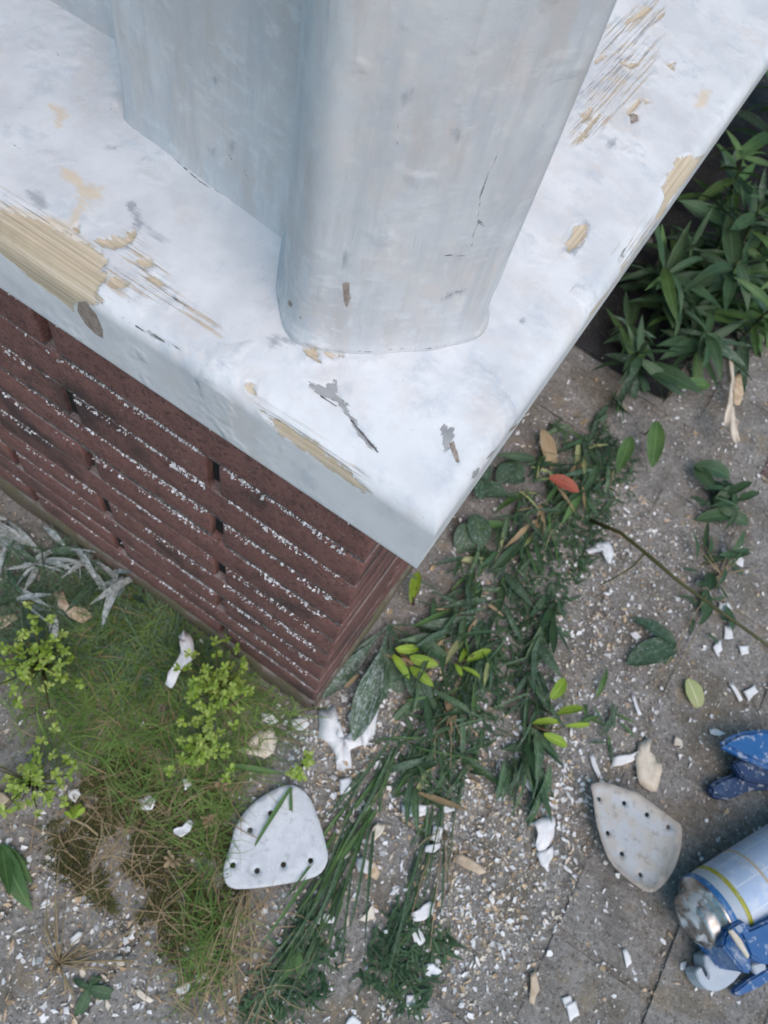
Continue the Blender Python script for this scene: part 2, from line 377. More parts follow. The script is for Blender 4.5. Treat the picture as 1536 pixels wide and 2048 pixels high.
# ------------------------------------------------------------------ house: wall
XR, YF = -0.0140, 0.1334        # outer corner of the sill
ZB = H - 0.28                   # underside of the sill
XW, YW = -0.0434, 0.1628        # brick arris
PITCH = 0.0367
def rbox(lx, ly, lz, r, seed, nx=8, rough=0.0003):
    """rounded, slightly uneven brick: profile loops along x"""
    def corner(cy, cz, a0):
        return [(cy + r * math.cos(a0 + k * math.pi / 4), cz + r * math.sin(a0 + k * math.pi / 4)) for k in range(3)]
    prof = corner(ly / 2 - r, lz / 2 - r, 0) + corner(-ly / 2 + r, lz / 2 - r, math.pi / 2) + corner(-ly / 2 + r, -lz / 2 + r, math.pi) + corner(ly / 2 - r, -lz / 2 + r, -math.pi / 2)
    xs = [-lx / 2, -lx / 2 + r * 0.4] + list(np.linspace(-lx / 2 + r * 1.5, lx / 2 - r * 1.5, nx)) + [lx / 2 - r * 0.4, lx / 2]
    V = []
    for i, x in enumerate(xs):
        s = r * 0.75 if i in (0, len(xs) - 1) else (r * 0.25 if i in (1, len(xs) - 2) else 0)
        for (y, z) in prof:
            V.append((x, y - math.copysign(min(s, abs(y)), y), z - math.copysign(min(s, abs(z)), z)))
    V = np.array(V); nv = len(prof)
    F = [tuple(int(q) for q in (i * nv + j, i * nv + (j + 1) % nv, (i + 1) * nv + (j + 1) % nv, (i + 1) * nv + j)) for i in range(len(xs) - 1) for j in range(nv)]
    F = [f[::-1] for f in F]
    F.append(tuple(range(nv))); F.append(tuple((len(xs) - 1) * nv + j for j in reversed(range(nv))))
    off = np.stack([fbm(V * 60 + seed * 7.3, 3, seed + q) - 0.5 for q in range(3)], -1)
    V = V + off * 2 * rough * 3
    return mesh_np('brick', V, F)
wall = thing('brick_wall', 'dark red brick wall corner below the white windowsill, dusted with paint specks', 'wall', (XW, YW, 0))
BH = 0.0338
stretch = [rbox(0.2155, 0.1005, BH, 0.0012, s) for s in range(5)]
header = [rbox(0.0995, 0.1005, BH, 0.0012, 20 + s, 4) for s in range(3)]
def put_brick(me, x, y, z, rz=0, low=False):
    o = bpy.data.objects.new('brick', me); COL.objects.link(o); o.parent = wall
    o.location = (x - XW + random.uniform(-.0005, .0005), y - YW + random.uniform(-.0006, .0006), z + random.uniform(-.0006, .0006))
    o.rotation_euler = (random.uniform(-.012, .012), random.uniform(-.006, .006), rz + random.uniform(-.005, .005))
    if low:
        o.material_slots[0].link = 'OBJECT'; o.material_slots[0].material = M_BRICK_LOW
    return o
for me in stretch + header: me.materials.append(M_BRICK)
PERP = {}
LW = 1.10                       # length of both wall runs
for k in range(0, 12):
    z = ZB - k * PITCH
    if k == 0: continue
    low = k >= 12
    odd = k % 2 == 1
    # front run (faces -Y): corner brick first
    x = XW
    first = 0.1053 if odd else 0.2205
    i = 0
    while x > XW - LW:
        L = (0.0995 if odd else 0.2155) if i == 0 else 0.2155
        put_brick((random.choice(header) if (odd and i == 0) else random.choice(stretch)), x - L / 2, YW + 0.0505, z, 0, low)
        gap = 0.0105 if i or not odd else 0.0095
        PERP.setdefault(k, []).append(x - L - gap / 2 - XW)
        x -= L + gap
        i += 1
    # side run (faces +X)
    y = YW if odd else YW + 0.1108
    i = 0
    while y < YW + LW:
        put_brick(random.choice(stretch), XW - 0.0505, (y + (0.1 if odd and i == 0 else 0)) + 0.1078 + (0.011 if odd and i == 0 else 0), z, math.pi / 2, low) if not (odd and i == 0) else None
        y += 0.1105 if (odd and i == 0) else 0.226
        i += 1
# stained foot of the wall: one smeared course flush with the bricks
def foot(name, x0, x1, y0, y1):
    n_ = 60; V = []; F = []
    hor = (x1 - x0) > (y1 - y0)
    for i in range(n_):
        f = i / (n_ - 1)
        for (a, z) in ((0.05, -.03), (0, -.03), (-.0015, 0.0), (-.002, .012), (-.0008, .024), (.002, .0262), (.05, .0262)):
            u = (x0 + (x1 - x0) * f) if hor else (y0 + (y1 - y0) * f)
            w_ = (vnoise(np.array([[u * 40, z * 60, 1.]]), 3)[0] - .5) * .004
            V.append((u, y0 + a + (w_ if a < .04 else 0), z + w_ * .6) if hor else (x1 - a - (w_ if a < .04 else 0), u, z + w_ * .6))
    F = grid_faces(n_, 7)
    return link(name, mesh_np(name, np.array(V), F if not hor else F[:, ::-1]), M_BRICK_LOW, wall)
foot('plinth', -LW, 0.0014, -0.0012, 0.05); foot('plinth', -0.05, 0.0012, -0.0010, LW)
# mortar beds: recessed strips between the courses, one part
V = []; F = []
def add_box(V, F, x0, x1, y0, y1, z0, z1):
    b0 = len(V)
    V += [(x0, y0, z0), (x1, y0, z0), (x1, y1, z0), (x0, y1, z0), (x0, y0, z1), (x1, y0, z1), (x1, y1, z1), (x0, y1, z1)]
    F += [tuple(b0 + q for q in f) for f in ((0, 3, 2, 1), (4, 5, 6, 7), (0, 1, 5, 4), (1, 2, 6, 5), (2, 3, 7, 6), (3, 0, 4, 7))]
REC = 0.0009
for k in range(0, 12):
    z = ZB - (k + 0.5) * PITCH
    a, b_ = z - 0.0020, z + 0.0020
    cuts = sorted(c for c in PERP.get(k, []) if -LW < c < 0)
    xa = -LW
    for c in cuts:
        add_box(V, F, xa, c - 0.0062, REC, 0.099, a, b_); add_box(V, F, c - 0.0062, c + 0.0062, 0.022, 0.099, a, b_); xa = c + 0.0062
    add_box(V, F, xa, -REC, REC, 0.099, a, b_)
    add_box(V, F, -0.099, -0.0011, 0.0991, LW, a - .0004, b_ + .0004)
add_box(V, F, -LW, -0.105, 0.105, LW, -0.05, ZB - 0.001)    # core behind the bricks
me = mesh_np('mortar', V, F, False); link('mortar', me, M_MORTAR, wall)
V = []; F = []
for k, cs in PERP.items():                                   # near-black fill: shade deep in the raked upright joints, put into its colour
    z = ZB - k * PITCH
    for c in cs:
        d = random.choice((.004, .006, .010, .012))
        add_box(V, F, c - .0052, c + .0052, d, .09, z - BH / 2 + .0006, z + BH / 2 - .0006)
M_JOINT_SHADE, n, b = mat_new('soot_and_shade', 1.0); b.inputs['Base Color'].default_value = (.010, .009, .010, 1)  # black stands in for the shade inside the open joints
link('upright_joint', mesh_np('upright_joint', V, F, False), M_JOINT_SHADE, wall)

# ------------------------------------------------------------------ house: sill
sill = thing('window_sill', 'weathered white painted timber windowsill corner, paint worn to bare wood', 'windowsill', (XR, YF, ZB))
def sill_z(d): return ZB + 0.0405 + 0.118 * np.maximum(d, 0)
ZS = ZB + 0.046
def sill_profile():
    r = 0.0092
    pts = [(0.034, 0.0), (0.012, 0.0), (0.0012, 0.0), (0.0, 0.0012)]
    zt = float(sill_z(r)) - ZB
    z0 = zt - r
    pts += [(0.0, z) for z in np.linspace(0.0025, z0, 34)]
    for a in np.linspace(0, math.pi / 2 - 0.118, 15)[1:]:
        pts.append((r - r * math.cos(a), z0 + r * math.sin(a)))
    d0 = pts[-1][0]; zz = pts[-1][1]
    for d in np.linspace(d0, 0.132, 155)[1:]:
        pts.append((d, zz + 0.118 * (d - d0)))
    return np.array(pts)
prof = sill_profile()
parc = np.concatenate([[0], np.cumsum(np.hypot(*np.diff(prof, axis=0).T))])
def hit(px, py, run):
    """photo pixel -> (along the board, arc length of the profile): where the line of sight meets the board"""
    r = ray(px, py); best = None
    for i in range(2, len(prof) - 1):
        (d0, z0), (d1, z1) = prof[i], prof[i + 1]
        if run == 'A': a0 = np.array((YF + d0, ZB + z0 - H)); a1 = np.array((YF + d1, ZB + z1 - H)); q = np.array((r[1], r[2]))
        else: a0 = np.array((XR - d0, ZB + z0 - H)); a1 = np.array((XR - d1, ZB + z1 - H)); q = np.array((r[0], r[2]))
        e = a1 - a0; den = q[0] * e[1] - q[1] * e[0]
        if abs(den) < 1e-12: continue
        t = (a0[0] * e[1] - a0[1] * e[0]) / den; u = (a0[0] * q[1] - a0[1] * q[0]) / den
        if t > 0 and -1e-6 <= u <= 1 + 1e-6 and (best is None or t < best[0]): best = (t, parc[i] + u * (parc[i + 1] - parc[i]))
    if best is None:          # beyond the inner end: carry on along the slope
        z = ZB + 0.05
        for _ in range(8):
            t = (z - H) / r[2]; d = (r[1] * t - YF) if run == 'A' else (XR - r[0] * t); z = ZB + prof[-1][1] + 0.118 * (d - prof[-1][0])
        best = (t, parc[-1] + (d - prof[-1][0]) * 1.007)
    return ((r[0] if run == 'A' else r[1]) * best[0], best[1])
# wear: polygons read off the photo, kept as plan shapes on the boards
WEAR_A = {
 'bare': [[(0, 418), (60, 436), (110, 455), (150, 478), (185, 496), (218, 520), (206, 540), (216, 556), (203, 570), (190, 586), (206, 602), (186, 612), (152, 602), (146, 622), (128, 606), (105, 590), (60, 555), (0, 506)],
          [(-200, 300), (0, 418), (0, 506), (-200, 400)],
          [(192, 482), (228, 478), (258, 486), (250, 496), (222, 498), (204, 494)], [(262, 468), (272, 462), (266, 480), (252, 492)],
          [(216, 562), (232, 556), (256, 570), (250, 580), (224, 574)], [(284, 548), (312, 552), (340, 572), (318, 574)], [(274, 524), (300, 520), (312, 534), (290, 542)],
          [(606, 694), (622, 690), (640, 704), (638, 722), (618, 712)], [(650, 704), (688, 710), (664, 716)], [(496, 764), (512, 768), (508, 786), (498, 780)],
          [(152, 452), (160, 446), (158, 470), (148, 466)]],
 'stain': [[(128, 338), (150, 342), (166, 366), (206, 374), (200, 394), (172, 398), (160, 430), (148, 462), (140, 450), (160, 400), (150, 372), (130, 356)],
           [(100, 212), (122, 216), (132, 236), (118, 256), (112, 236)], [(0, 410), (120, 440), (190, 500), (150, 520), (0, 470)]],
 'grey': [[(610, 764), (628, 768), (650, 772), (670, 760), (680, 792), (692, 812), (702, 836), (690, 826), (676, 806), (656, 796), (630, 786)],
          [(700, 838), (716, 848), (740, 876), (756, 902), (736, 888), (712, 862)]
 ],
 'scuff': [[(252, 404), (268, 402), (272, 420), (256, 422)], [(264, 424), (276, 424), (290, 454), (274, 462)], [(536, 678), (556, 668), (562, 690), (540, 698)], [(562, 674), (584, 676), (590, 684), (570, 684)], [(52, 384), (80, 384), (100, 416), (78, 420)], [(296, 458), (336, 484), (312, 478)],
           [(420, 640), (440, 652), (430, 656)], [(212, 296), (236, 290), (230, 298)]],
 'worn': [[(0, 376), (40, 396), (100, 424), (160, 470), (200, 500), (120, 470), (0, 424)], [(196, 486), (268, 462), (330, 540), (350, 590), (300, 600), (220, 590), (206, 560)], [(300, 560), (420, 640), (440, 670), (330, 610)], [(500, 790), (620, 860), (740, 950), (720, 960), (600, 880)]],
 'knot': [[(156, 604), (172, 602), (192, 628), (206, 660), (206, 676), (192, 670), (170, 648), (154, 622)]],
 'darkline': [([(345, 592), (376, 614), (390, 622)], .15), ([(0, 270), (40, 298)], .1), ([(104, 292), (138, 284)], .1),
              ([(0, 212), (60, 218)], .1), ([(318, 574), (350, 600), (378, 622)], .1), ([(700, 836), (740, 884), (756, 904)], .35), ([(640, 790), (672, 812)], .35),
              ([(262, 236), (290, 262), (330, 294), (350, 318), (376, 342), (404, 366), (432, 380), (470, 402), (520, 440), (552, 458)], .25), ([(515, 490), (535, 480), (552, 490)], .1)],
}
WEAR_B = {
 'bare': [[(1354, 318), (1374, 310), (1392, 318), (1413, 304), (1406, 346), (1378, 374), (1352, 402), (1326, 430), (1311, 437), (1330, 396), (1322, 372), (1344, 342)],
          [(1262, 528), (1310, 470), (1320, 462), (1256, 556), (1198, 622), (1188, 624)], [(1150, 452), (1170, 446), (1178, 458), (1158, 494), (1136, 504), (1131, 488)],
          [(1250, 48), (1300, 12), (1312, 8), (1286, 32)], [(1286, 58), (1328, 26), (1320, 36)], [(1188, 120), (1212, 112), (1190, 130)], [(1236, 124), (1276, 126), (1262, 136)],
          [(1160, 226), (1184, 216), (1178, 236), (1164, 244)], [(1184, 238), (1198, 228), (1176, 268), (1150, 290)], [(1252, 216), (1280, 200), (1276, 214), (1256, 232)], [(1334, 130), (1350, 124), (1346, 140)], [(1286, 198), (1302, 204), (1290, 208)]],
 'stain': [[(1400, 180), (1420, 180), (1410, 210), (1390, 215)]],
 'grey': [[(884, 850), (904, 852), (908, 872), (900, 892), (888, 902), (884, 880)], [(1236, 520), (1252, 494), (1246, 512)], [(948, 944), (960, 934), (956, 950), (944, 960)], [(984, 904), (1002, 890), (992, 912)], [(1300, 464), (1330, 430), (1320, 452)]],
 'knot': [[(898, 884), (908, 882), (922, 924), (914, 926)], [(1258, 226), (1276, 228), (1278, 242), (1262, 248)], [(1020, 858), (1036, 846), (1030, 856), (1018, 866)]],
 'darkline': [([(1170, 260), (1240, 190), (1262, 168)], .05), ([(1156, 192), (1216, 140), (1250, 112)], .12), ([(1240, 96), (1300, 46)], .05), ([(1236, 524), (1250, 496)], .1), ([(1190, 630), (1170, 656)], .0)],
 'worn': [[(1215, 50), (1330, -20), (1330, 60), (1310, 120), (1290, 170), (1250, 215), (1200, 262), (1146, 296), (1140, 280), (1150, 220), (1180, 150)], [(1230, 510), (1290, 440), (1330, 420), (1290, 480), (1240, 540)], [(1170, 650), (1260, 530), (1310, 470), (1290, 510), (1200, 630)]],
 'scuff': [[(1140, 468), (1170, 440), (1182, 450), (1150, 510), (1130, 500)], [(1218, 282), (1236, 276), (1230, 296), (1214, 296)], [(1040, 640), (1050, 636), (1046, 646)]],
}
WEAR_A['bare'].append([(522, 824), (560, 840), (620, 880), (690, 934), (742, 986), (720, 980), (640, 926), (560, 866)])
WEAR_A['darkline'] += [([(270, 652), (300, 668), (330, 684), (365, 700)], .3), ([(470, 786), (530, 826), (600, 866), (640, 896)], .2)]
WEAR_A['grey'].append([(270, 650), (330, 680), (366, 700), (330, 686)])
def random_marks(W, run, n, lo, hi):
    r = random.Random(5 if run == 'A' else 6)
    for _ in range(n):
        u, v = r.uniform(*lo), r.uniform(*hi); a = r.gauss(.62 if run == 'A' else -.95, .35); L = r.uniform(4, 22)
        W['darkline'].append(([(u, v), (u + math.cos(a) * L * .5 + r.uniform(-2, 2), v + math.sin(a) * L * .5 + r.uniform(-2, 2)), (u + math.cos(a) * L, v + math.sin(a) * L)], r.uniform(-.25, .08)))
random_marks(WEAR_A, 'A', 70, (0, 700), (60, 950)); random_marks(WEAR_B, 'B', 50, (950, 1500), (60, 900))
def build_board(run):
    fine = 0.34 if run == 'A' else 0.62
    s = np.concatenate([np.arange(0, 0.03, 0.00075), np.arange(0.03, fine, 0.00085 if run == 'A' else 0.001), np.linspace(fine + 0.02, 1.08, 20)])
    d = prof[:, 0]; zz = prof[:, 1]
    if run == 'A':
        x = XR - d[None, :] - s[:, None]; y = YF + d[None, :] + 0 * s[:, None]
    else:
        y = YF + d[None, :] + s[:, None]; x = XR - d[None, :] + 0 * s[:, None]
    z = ZB + zz[None, :] + 0 * s[:, None]
    W = WEAR_A if run == 'A' else WEAR_B
    sh = x.shape; att = {}
    AL = x if run == 'A' else y; AR = np.repeat(parc[None, :], sh[0], 0)
    for key in ('bare', 'stain', 'grey', 'knot', 'scuff', 'worn'):
        f = np.full(sh, -8.0)
        for poly in W.get(key, []): f = np.maximum(f, poly_sd(AL, AR, [hit(*p, run) for p in poly]) * 1000)
        att[key] = f
    f = np.full(sh, -8.0)
    for pts, wd in W['darkline']: f = np.maximum(f, line_sd(AL, AR, [hit(*p, run) for p in pts], 0.0) * 1000 + wd)
    att['dark'] = f
    # relief: hand-worn unevenness, sunk timber, lifted paint edges
    relief = (n1(x + z, y + z, 38, 3, 3) - 0.5) * 0.0013 + (n1(x + z, y, 150, 3, 9) - 0.5) * 0.00045
    sm = lambda v, a, b: (lambda t: t * t * (3 - 2 * t))(np.clip((v - a) / (b - a), 0, 1))
    relief -= 0.00055 * sm(att['bare'], -0.8, 0.8) + 0.0005 * sm(att['grey'], -0.8, 0.5) + 0.0006 * sm(att['knot'], -0.6, 0.6)
    relief += 0.0003 * np.exp(-((att['bare'] + 1.4) / 0.8) ** 2)
    nx_, nz_ = np.gradient(zz), -np.gradient(d)
    ln = np.hypot(nx_, nz_) + 1e-9
    nd, nzv = -nx_ / ln, -nz_ / ln           # outward: -d and +z
    amp = np.clip(s / 0.02, 0, 1)[:, None]; amp = amp * np.clip((prof[:, 1] - 0.030) / 0.01, 0.12, 1)[None, :] * np.clip(prof[:, 1] / 0.006, 0, 1)[None, :]
    dd = relief * amp
    if run == 'A': y = y + dd * nd[None, :]
    else: x = x - dd * nd[None, :]
    z = z + dd * np.maximum(nzv, 0)[None, :]
    V = np.stack([x - XR, y - YF, z - ZB], -1).reshape(-1, 3)
    F = grid_faces(len(s), len(d))
    if run == 'B': F = F[:, ::-1]
    me = mesh_np('sill_board', V, F)
    arc = np.concatenate([[0], np.cumsum(np.hypot(np.diff(d), np.diff(zz)))])
    uv = np.stack([np.repeat(s[:, None], len(d), 1) + (0 if run == 'A' else 5), np.repeat(arc[None, :], len(s), 0)], -1).reshape(-1, 2)
    set_uv(me, uv)
    for k, v in att.items(): set_attr(me, k, v)
    return link('sill_board', me, M_SILL, sill)
build_board('A'); build_board('B')

# ------------------------------------------------------------------ house: window frame with the corner post
frame = thing('window_frame', 'white painted corner window frame with rounded angled post standing on the sill', 'window frame', (XR, YF, ZB))
ZT = 1.30
def post_plan():
    pts = [(-0.0270, -0.190), (-0.0315, -0.160)]
    pts += [(-0.0412 + 0.0082 * min(1, max(0, (-0.1114 - e) / 0.04)), e) for e in np.linspace(-0.152, -0.1000, 60)]
    p0, p1, p2 = (-0.0412, -0.1000), (-0.0418, -0.0858), (-0.0320, -0.0830)
    for t in np.linspace(0, 1, 18)[1:]:
        pts.append(tuple((1 - t) ** 2 * a + 2 * t * (1 - t) * b + t * t * c for a, b, c in zip(p0, p1, p2)))
    e = np.linspace(-0.0320, 0, 40)[1:]
    pts += [(q, -0.0779 - 5.0 * q * q) for q in e]
    pts = np.array(pts)
    mir = pts[:-1][::-1].copy(); mir[:, 0] *= -1
    return np.concatenate([pts, mir])
def plan_xy(pl):
    r2 = math.sqrt(0.5)
    return np.stack([XR + (pl[:, 0] + pl[:, 1]) * r2, YF + (pl[:, 0] - pl[:, 1]) * r2], -1)
def PV(px, py, qx, qy, nx, ny):
    """photo pixel -> (point) on the vertical plane through (qx,qy) with normal (nx,ny)"""
    r = ray(px, py); t = (qx * nx + qy * ny) / (r[0] * nx + r[1] * ny)
    return r[0] * t, r[1] * t, H + r[2] * t
def extrude_plan(name, plan, zs, marks, mat, parent, relief=1.0, closed=False):
    arc = np.concatenate([[0], np.cumsum(np.hypot(*np.diff(plan, axis=0).T))])
    A = np.repeat(arc[:, None], len(zs), 1); Z = np.repeat(zs[None, :], len(arc), 0)
    att = {}
    for key in ('bare', 'stain', 'grey', 'knot', 'scuff', 'worn'):
        f = np.full(A.shape, -8.0)
        for poly in marks.get(key, []): f = np.maximum(f, poly_sd(A, Z, poly) * 1000)
        att[key] = f
    f = np.full(A.shape, -8.0)
    for pts, wd in marks.get('darkline', []): f = np.maximum(f, line_sd(A, Z, pts, 0.0) * 1000 + wd)
    att['dark'] = f
    tn = np.gradient(plan, axis=0); tn /= np.linalg.norm(tn, axis=1)[:, None] + 1e-12
    nrm = np.stack([tn[:, 1], -tn[:, 0]], -1)
    rl = (fbm(np.stack([A * 60, Z * 9, 0 * A], -1), 3, 31) - 0.5) * 0.0010 + (fbm(np.stack([A * 140, Z * 90, 0 * A], -1), 3, 37) - 0.5) * 0.0004
    rl *= np.clip(1.3 - (Z - 0.5) * 3, 0.3, 1)
    rl += 0.0028 * np.exp(-np.maximum(Z - (ZB + 0.047), 0) / 0.0036)      # bead of filler at the foot
    rl -= 0.0004 * np.clip(att['bare'] + 1, 0, 1) + 0.0004 * np.clip(att['grey'] + 1, 0, 1)
    rl *= relief
    X = plan[:, 0][:, None] + rl * nrm[:, 0][:, None]; Y = plan[:, 1][:, None] + rl * nrm[:, 1][:, None]
    V = np.stack([X - XR, Y - YF, Z - ZB], -1).reshape(-1, 3)
    me = mesh_np(name, V, grid_faces(len(arc), len(zs)))
    set_uv(me, np.stack([Z, A], -1).reshape(-1, 2))
    for k, v in att.items(): set_attr(me, k, v)
    return link(name, me, mat, parent), arc
zs = np.concatenate([np.arange(ZB + 0.040, 0.66, 0.0009), np.linspace(0.67, ZT, 16)])
pl = plan_xy(post_plan())
arc = np.concatenate([[0], np.cumsum(np.hypot(*np.diff(pl, axis=0).T))])
def on_post(px, py):
    """photo pixel -> (arc, z) on the post: first surface hit among the plan segments"""
    r = ray(px, py); best = None
    for i in range(len(pl) - 1):
        a = pl[i]; e = pl[i + 1] - a; n_ = np.array((e[1], -e[0]))
        dn = r[:2] @ n_
        if abs(dn) < 1e-12: continue
        t = (a @ n_) / dn
        if t <= 0: continue
        u = ((r[:2] * t - a) @ e) / (e @ e)
        if -0.01 <= u <= 1.01 and (best is None or t < best[0]): best = (t, arc[i] + u * (arc[i + 1] - arc[i]), H + r[2] * t)
    return (best[1], best[2]) if best else (0.0, 5.0)
op = lambda L: [on_post(*p) for p in L]
MK_POST = {
 'knot': [op([(684, 566), (698, 566), (702, 596), (694, 620), (686, 600)]), op([(577, 600), (584, 604), (584, 616), (578, 612)]), op([(598, 630), (606, 636), (604, 642)])],
 'scuff': [op([(684, 506), (694, 506), (696, 530), (686, 536)]), op([(884, 596), (900, 586), (904, 592), (886, 602)]), op([(806, 190), (822, 180), (818, 200), (808, 212)]), op([(910, 260), (916, 250), (914, 280)]), op([(894, 586), (930, 578), (924, 586)])],
 'bare': [op([(612, 676), (640, 690), (632, 698)]), op([(578, 596), (586, 610), (580, 612)])],
 'stain': [],
 'darkline': [(op([(1008, 278), (990, 320), (975, 352), (962, 388), (958, 420), (956, 440), (946, 470), (942, 500)]), .15), (op([(796, 240), (794, 300), (786, 350)]), .0), (op([(1012, 290), (1020, 270)]), .2), (op([(956, 440), (968, 452)]), .3), (op([(880, 510), (930, 512)]), .25),
              (op([(640, 690), (720, 703), (780, 706), (860, 700)]), .2), (op([(880, 600), (904, 588), (926, 580)]), .1), (op([(1086, 252), (1106, 244)]), .1)],
}
foot_ = [(arc[i], float(sill_z(min(pl[i, 1] - YF, XR - pl[i, 0]))) + .0013 + .0004 * math.sin(i * .9)) for i in range(24, int(len(pl) * .62), 3)]
MK_POST['darkline'].append((foot_, .06))
extrude_plan('corner_post', pl, zs, MK_POST, M_POST, frame)
# flat jamb beside the post (front) and its twin round the corner
def jamb_plan():
    yj = 0.2115; pts = [(-0.2310, 0.2600), (-0.2310, 0.2330)]
    c = (-0.2255, yj + 0.0055)
    pts += [(c[0] - 0.0055 * math.cos(a), c[1] - 0.0055 * math.sin(a)) for a in np.linspace(0, math.pi / 2, 14)]
    pts += [(x, yj - 0.078 * (x + 0.2255)) for x in np.linspace(-0.2245, -0.124, 100)]
    return np.array(pts)
jp = jamb_plan(); jarc = np.concatenate([[0], np.cumsum(np.hypot(*np.diff(jp, axis=0).T))])
def oj(L):
    out = []
    for p in L:
        x, y, z = PV(*p, 0, 0.2115, 0, 1); out.append((jarc[16] + (x + 0.2245), z))
    return out
MK_J = {'scuff': [oj([(440, 146), (450, 150), (448, 160), (442, 156)]), oj([(430, 292), (442, 290), (440, 302)]), oj([(474, 280), (484, 276), (480, 292)])],
        'darkline': [(oj([(262, 252), (330, 298), (400, 356), (470, 405), (545, 455)]), .2), (oj([(472, 300), (480, 312)]), .3), (oj([(505, 330), (515, 350)]), .3)],
        'stain': [oj([(470, 420), (530, 440), (552, 470), (520, 470)])]}
extrude_plan('jamb', jp, zs, MK_J, M_POST, frame)
jm = jp.copy(); rel = jm - np.array((XR, YF)); jm = np.stack([XR - rel[:, 1], YF - rel[:, 0]], -1)[::-1]
extrude_plan('jamb', jm, zs[::3], {}, M_POST, frame)
# bottom rails, glass and head
def simple_box(name, x0, x1, y0, y1, z0, z1, mat, parent, org, bev=0.003):
    V = []; F = []; add_box(V, F, x0 - org[0], x1 - org[0], y0 - org[1], y1 - org[1], z0 - org[2], z1 - org[2])
    me = mesh_np(name, V, F, False); 
    if bev:
        import bmesh
        bm = bmesh.new(); bm.from_mesh(me); bmesh.ops.bevel(bm, geom=bm.edges[:], offset=bev, segments=2, affect='EDGES'); bm.to_mesh(me); bm.free()
    if mat is M_POST:
        for k in ('bare', 'stain', 'grey', 'knot', 'dark', 'scuff', 'worn'): set_attr(me, k, np.full(len(me.vertices), -8.0))
        co = np.empty(len(me.vertices) * 3); me.vertices.foreach_get('co', co); co = co.reshape(-1, 3); set_uv(me, np.stack([co[:, 2], co[:, 0] + co[:, 1]], -1))
    return link(name, me, mat, parent)
O = (XR, YF, ZB)
simple_box('bottom_rail', -1.05, -0.2312, 0.2455, 0.295, ZB + 0.045, ZB + 0.125, M_POST, frame, O)
simple_box('glass', -1.05, -0.2315, 0.268, 0.272, ZB + 0.1252, ZT - 0.06, M_GLASS, frame, O, 0)
simple_box('head_rail', -1.05, -0.05, 0.20, 0.30, ZT - 0.058, ZT + 0.03, M_POST, frame, O)
simple_box('bottom_rail', -0.176, -0.1265, 0.3512, 1.10, ZB + 0.045, ZB + 0.125, M_POST, frame, O)
simple_box('glass', -0.153, -0.149, 0.3515, 1.10, ZB + 0.1252, ZT - 0.06, M_GLASS, frame, O, 0)
simple_box('head_rail', -0.18, -0.08, 0.3002, 1.10, ZT - 0.058, ZT + 0.03, M_POST, frame, O)
room = simple_box('room_interior', -1.06, -0.20, 0.31, 1.11, ZB - 0.002, ZT + 0.02, M_ROOM, None, (0, 0, 0), 0)
tag(room, kind='structure')

# ------------------------------------------------------------------ ground
V = []; F = []
def sheet(name, x0, x1, y0, y1, z, mat, step=None, disp=0.0):
    if step:
        nx_, ny_ = int((x1 - x0) / step) + 1, int((y1 - y0) / step) + 1
    else: nx_ = ny_ = 2
    xs = np.linspace(x0, x1, nx_); ys = np.linspace(y0, y1, ny_)
    X, Y = np.meshgrid(xs, ys, indexing='ij'); Zz = np.full(X.shape, z)
    if disp: Zz = Zz + (n1(X, Y, 25, 4, 5) - 0.5) * disp + (n1(X, Y, 160, 3, 6) - 0.5) * disp * 0.5
    me = mesh_np(name, np.stack([X, Y, Zz], -1).reshape(-1, 3), grid_faces(nx_, ny_))
    return link(name, me, mat)
ground = sheet('ground', -60, 60, -60, 60, -0.016, M_SOIL); tag(ground, kind='structure')
soil = sheet('joint_soil', -0.9, 1.0, -0.55, 1.9, -0.0014, M_SOIL, 0.006, 0.004); tag(soil, kind='structure')

def paver_mesh(seed, lx=0.0965, ly=0.1962):
    import bmesh
    me0 = mesh_np('paver', *(lambda V, F: (add_box(V, F, -lx / 2, lx / 2, -ly / 2, ly / 2, -0.03, 0.0), (V, F))[1])([], []), False)
    bm = bmesh.new(); bm.from_mesh(me0)
    top = [e for e in bm.edges if all(v.co.z > -0.001 for v in e.verts)] + [e for e in bm.edges if abs(e.verts[0].co.z - e.verts[1].co.z) > 0.01]
    bmesh.ops.bevel(bm, geom=top, offset=0.0032, segments=2, affect='EDGES')
    for v in bm.verts:
        h = vnoise(np.array([[v.co.x * 50 + seed * 3.1, v.co.y * 50, v.co.z * 50]]), seed)[0] - 0.5
        h2 = vnoise(np.array([[v.co.x * 50 + seed * 5.1, v.co.y * 50, v.co.z * 50 + 9]]), seed + 5)[0] - 0.5
        v.co.x += h * 0.004; v.co.y += h2 * 0.004; v.co.z += h * 0.001
    bm.to_mesh(me0); bm.free()
    me0.polygons.foreach_set('use_smooth', np.zeros(len(me0.polygons), bool)); me0.update()
    return me0
PV_ME = [paver_mesh(s) for s in range(4)]
for me in PV_ME: me.materials.append(M_PAVE)
ci = 0
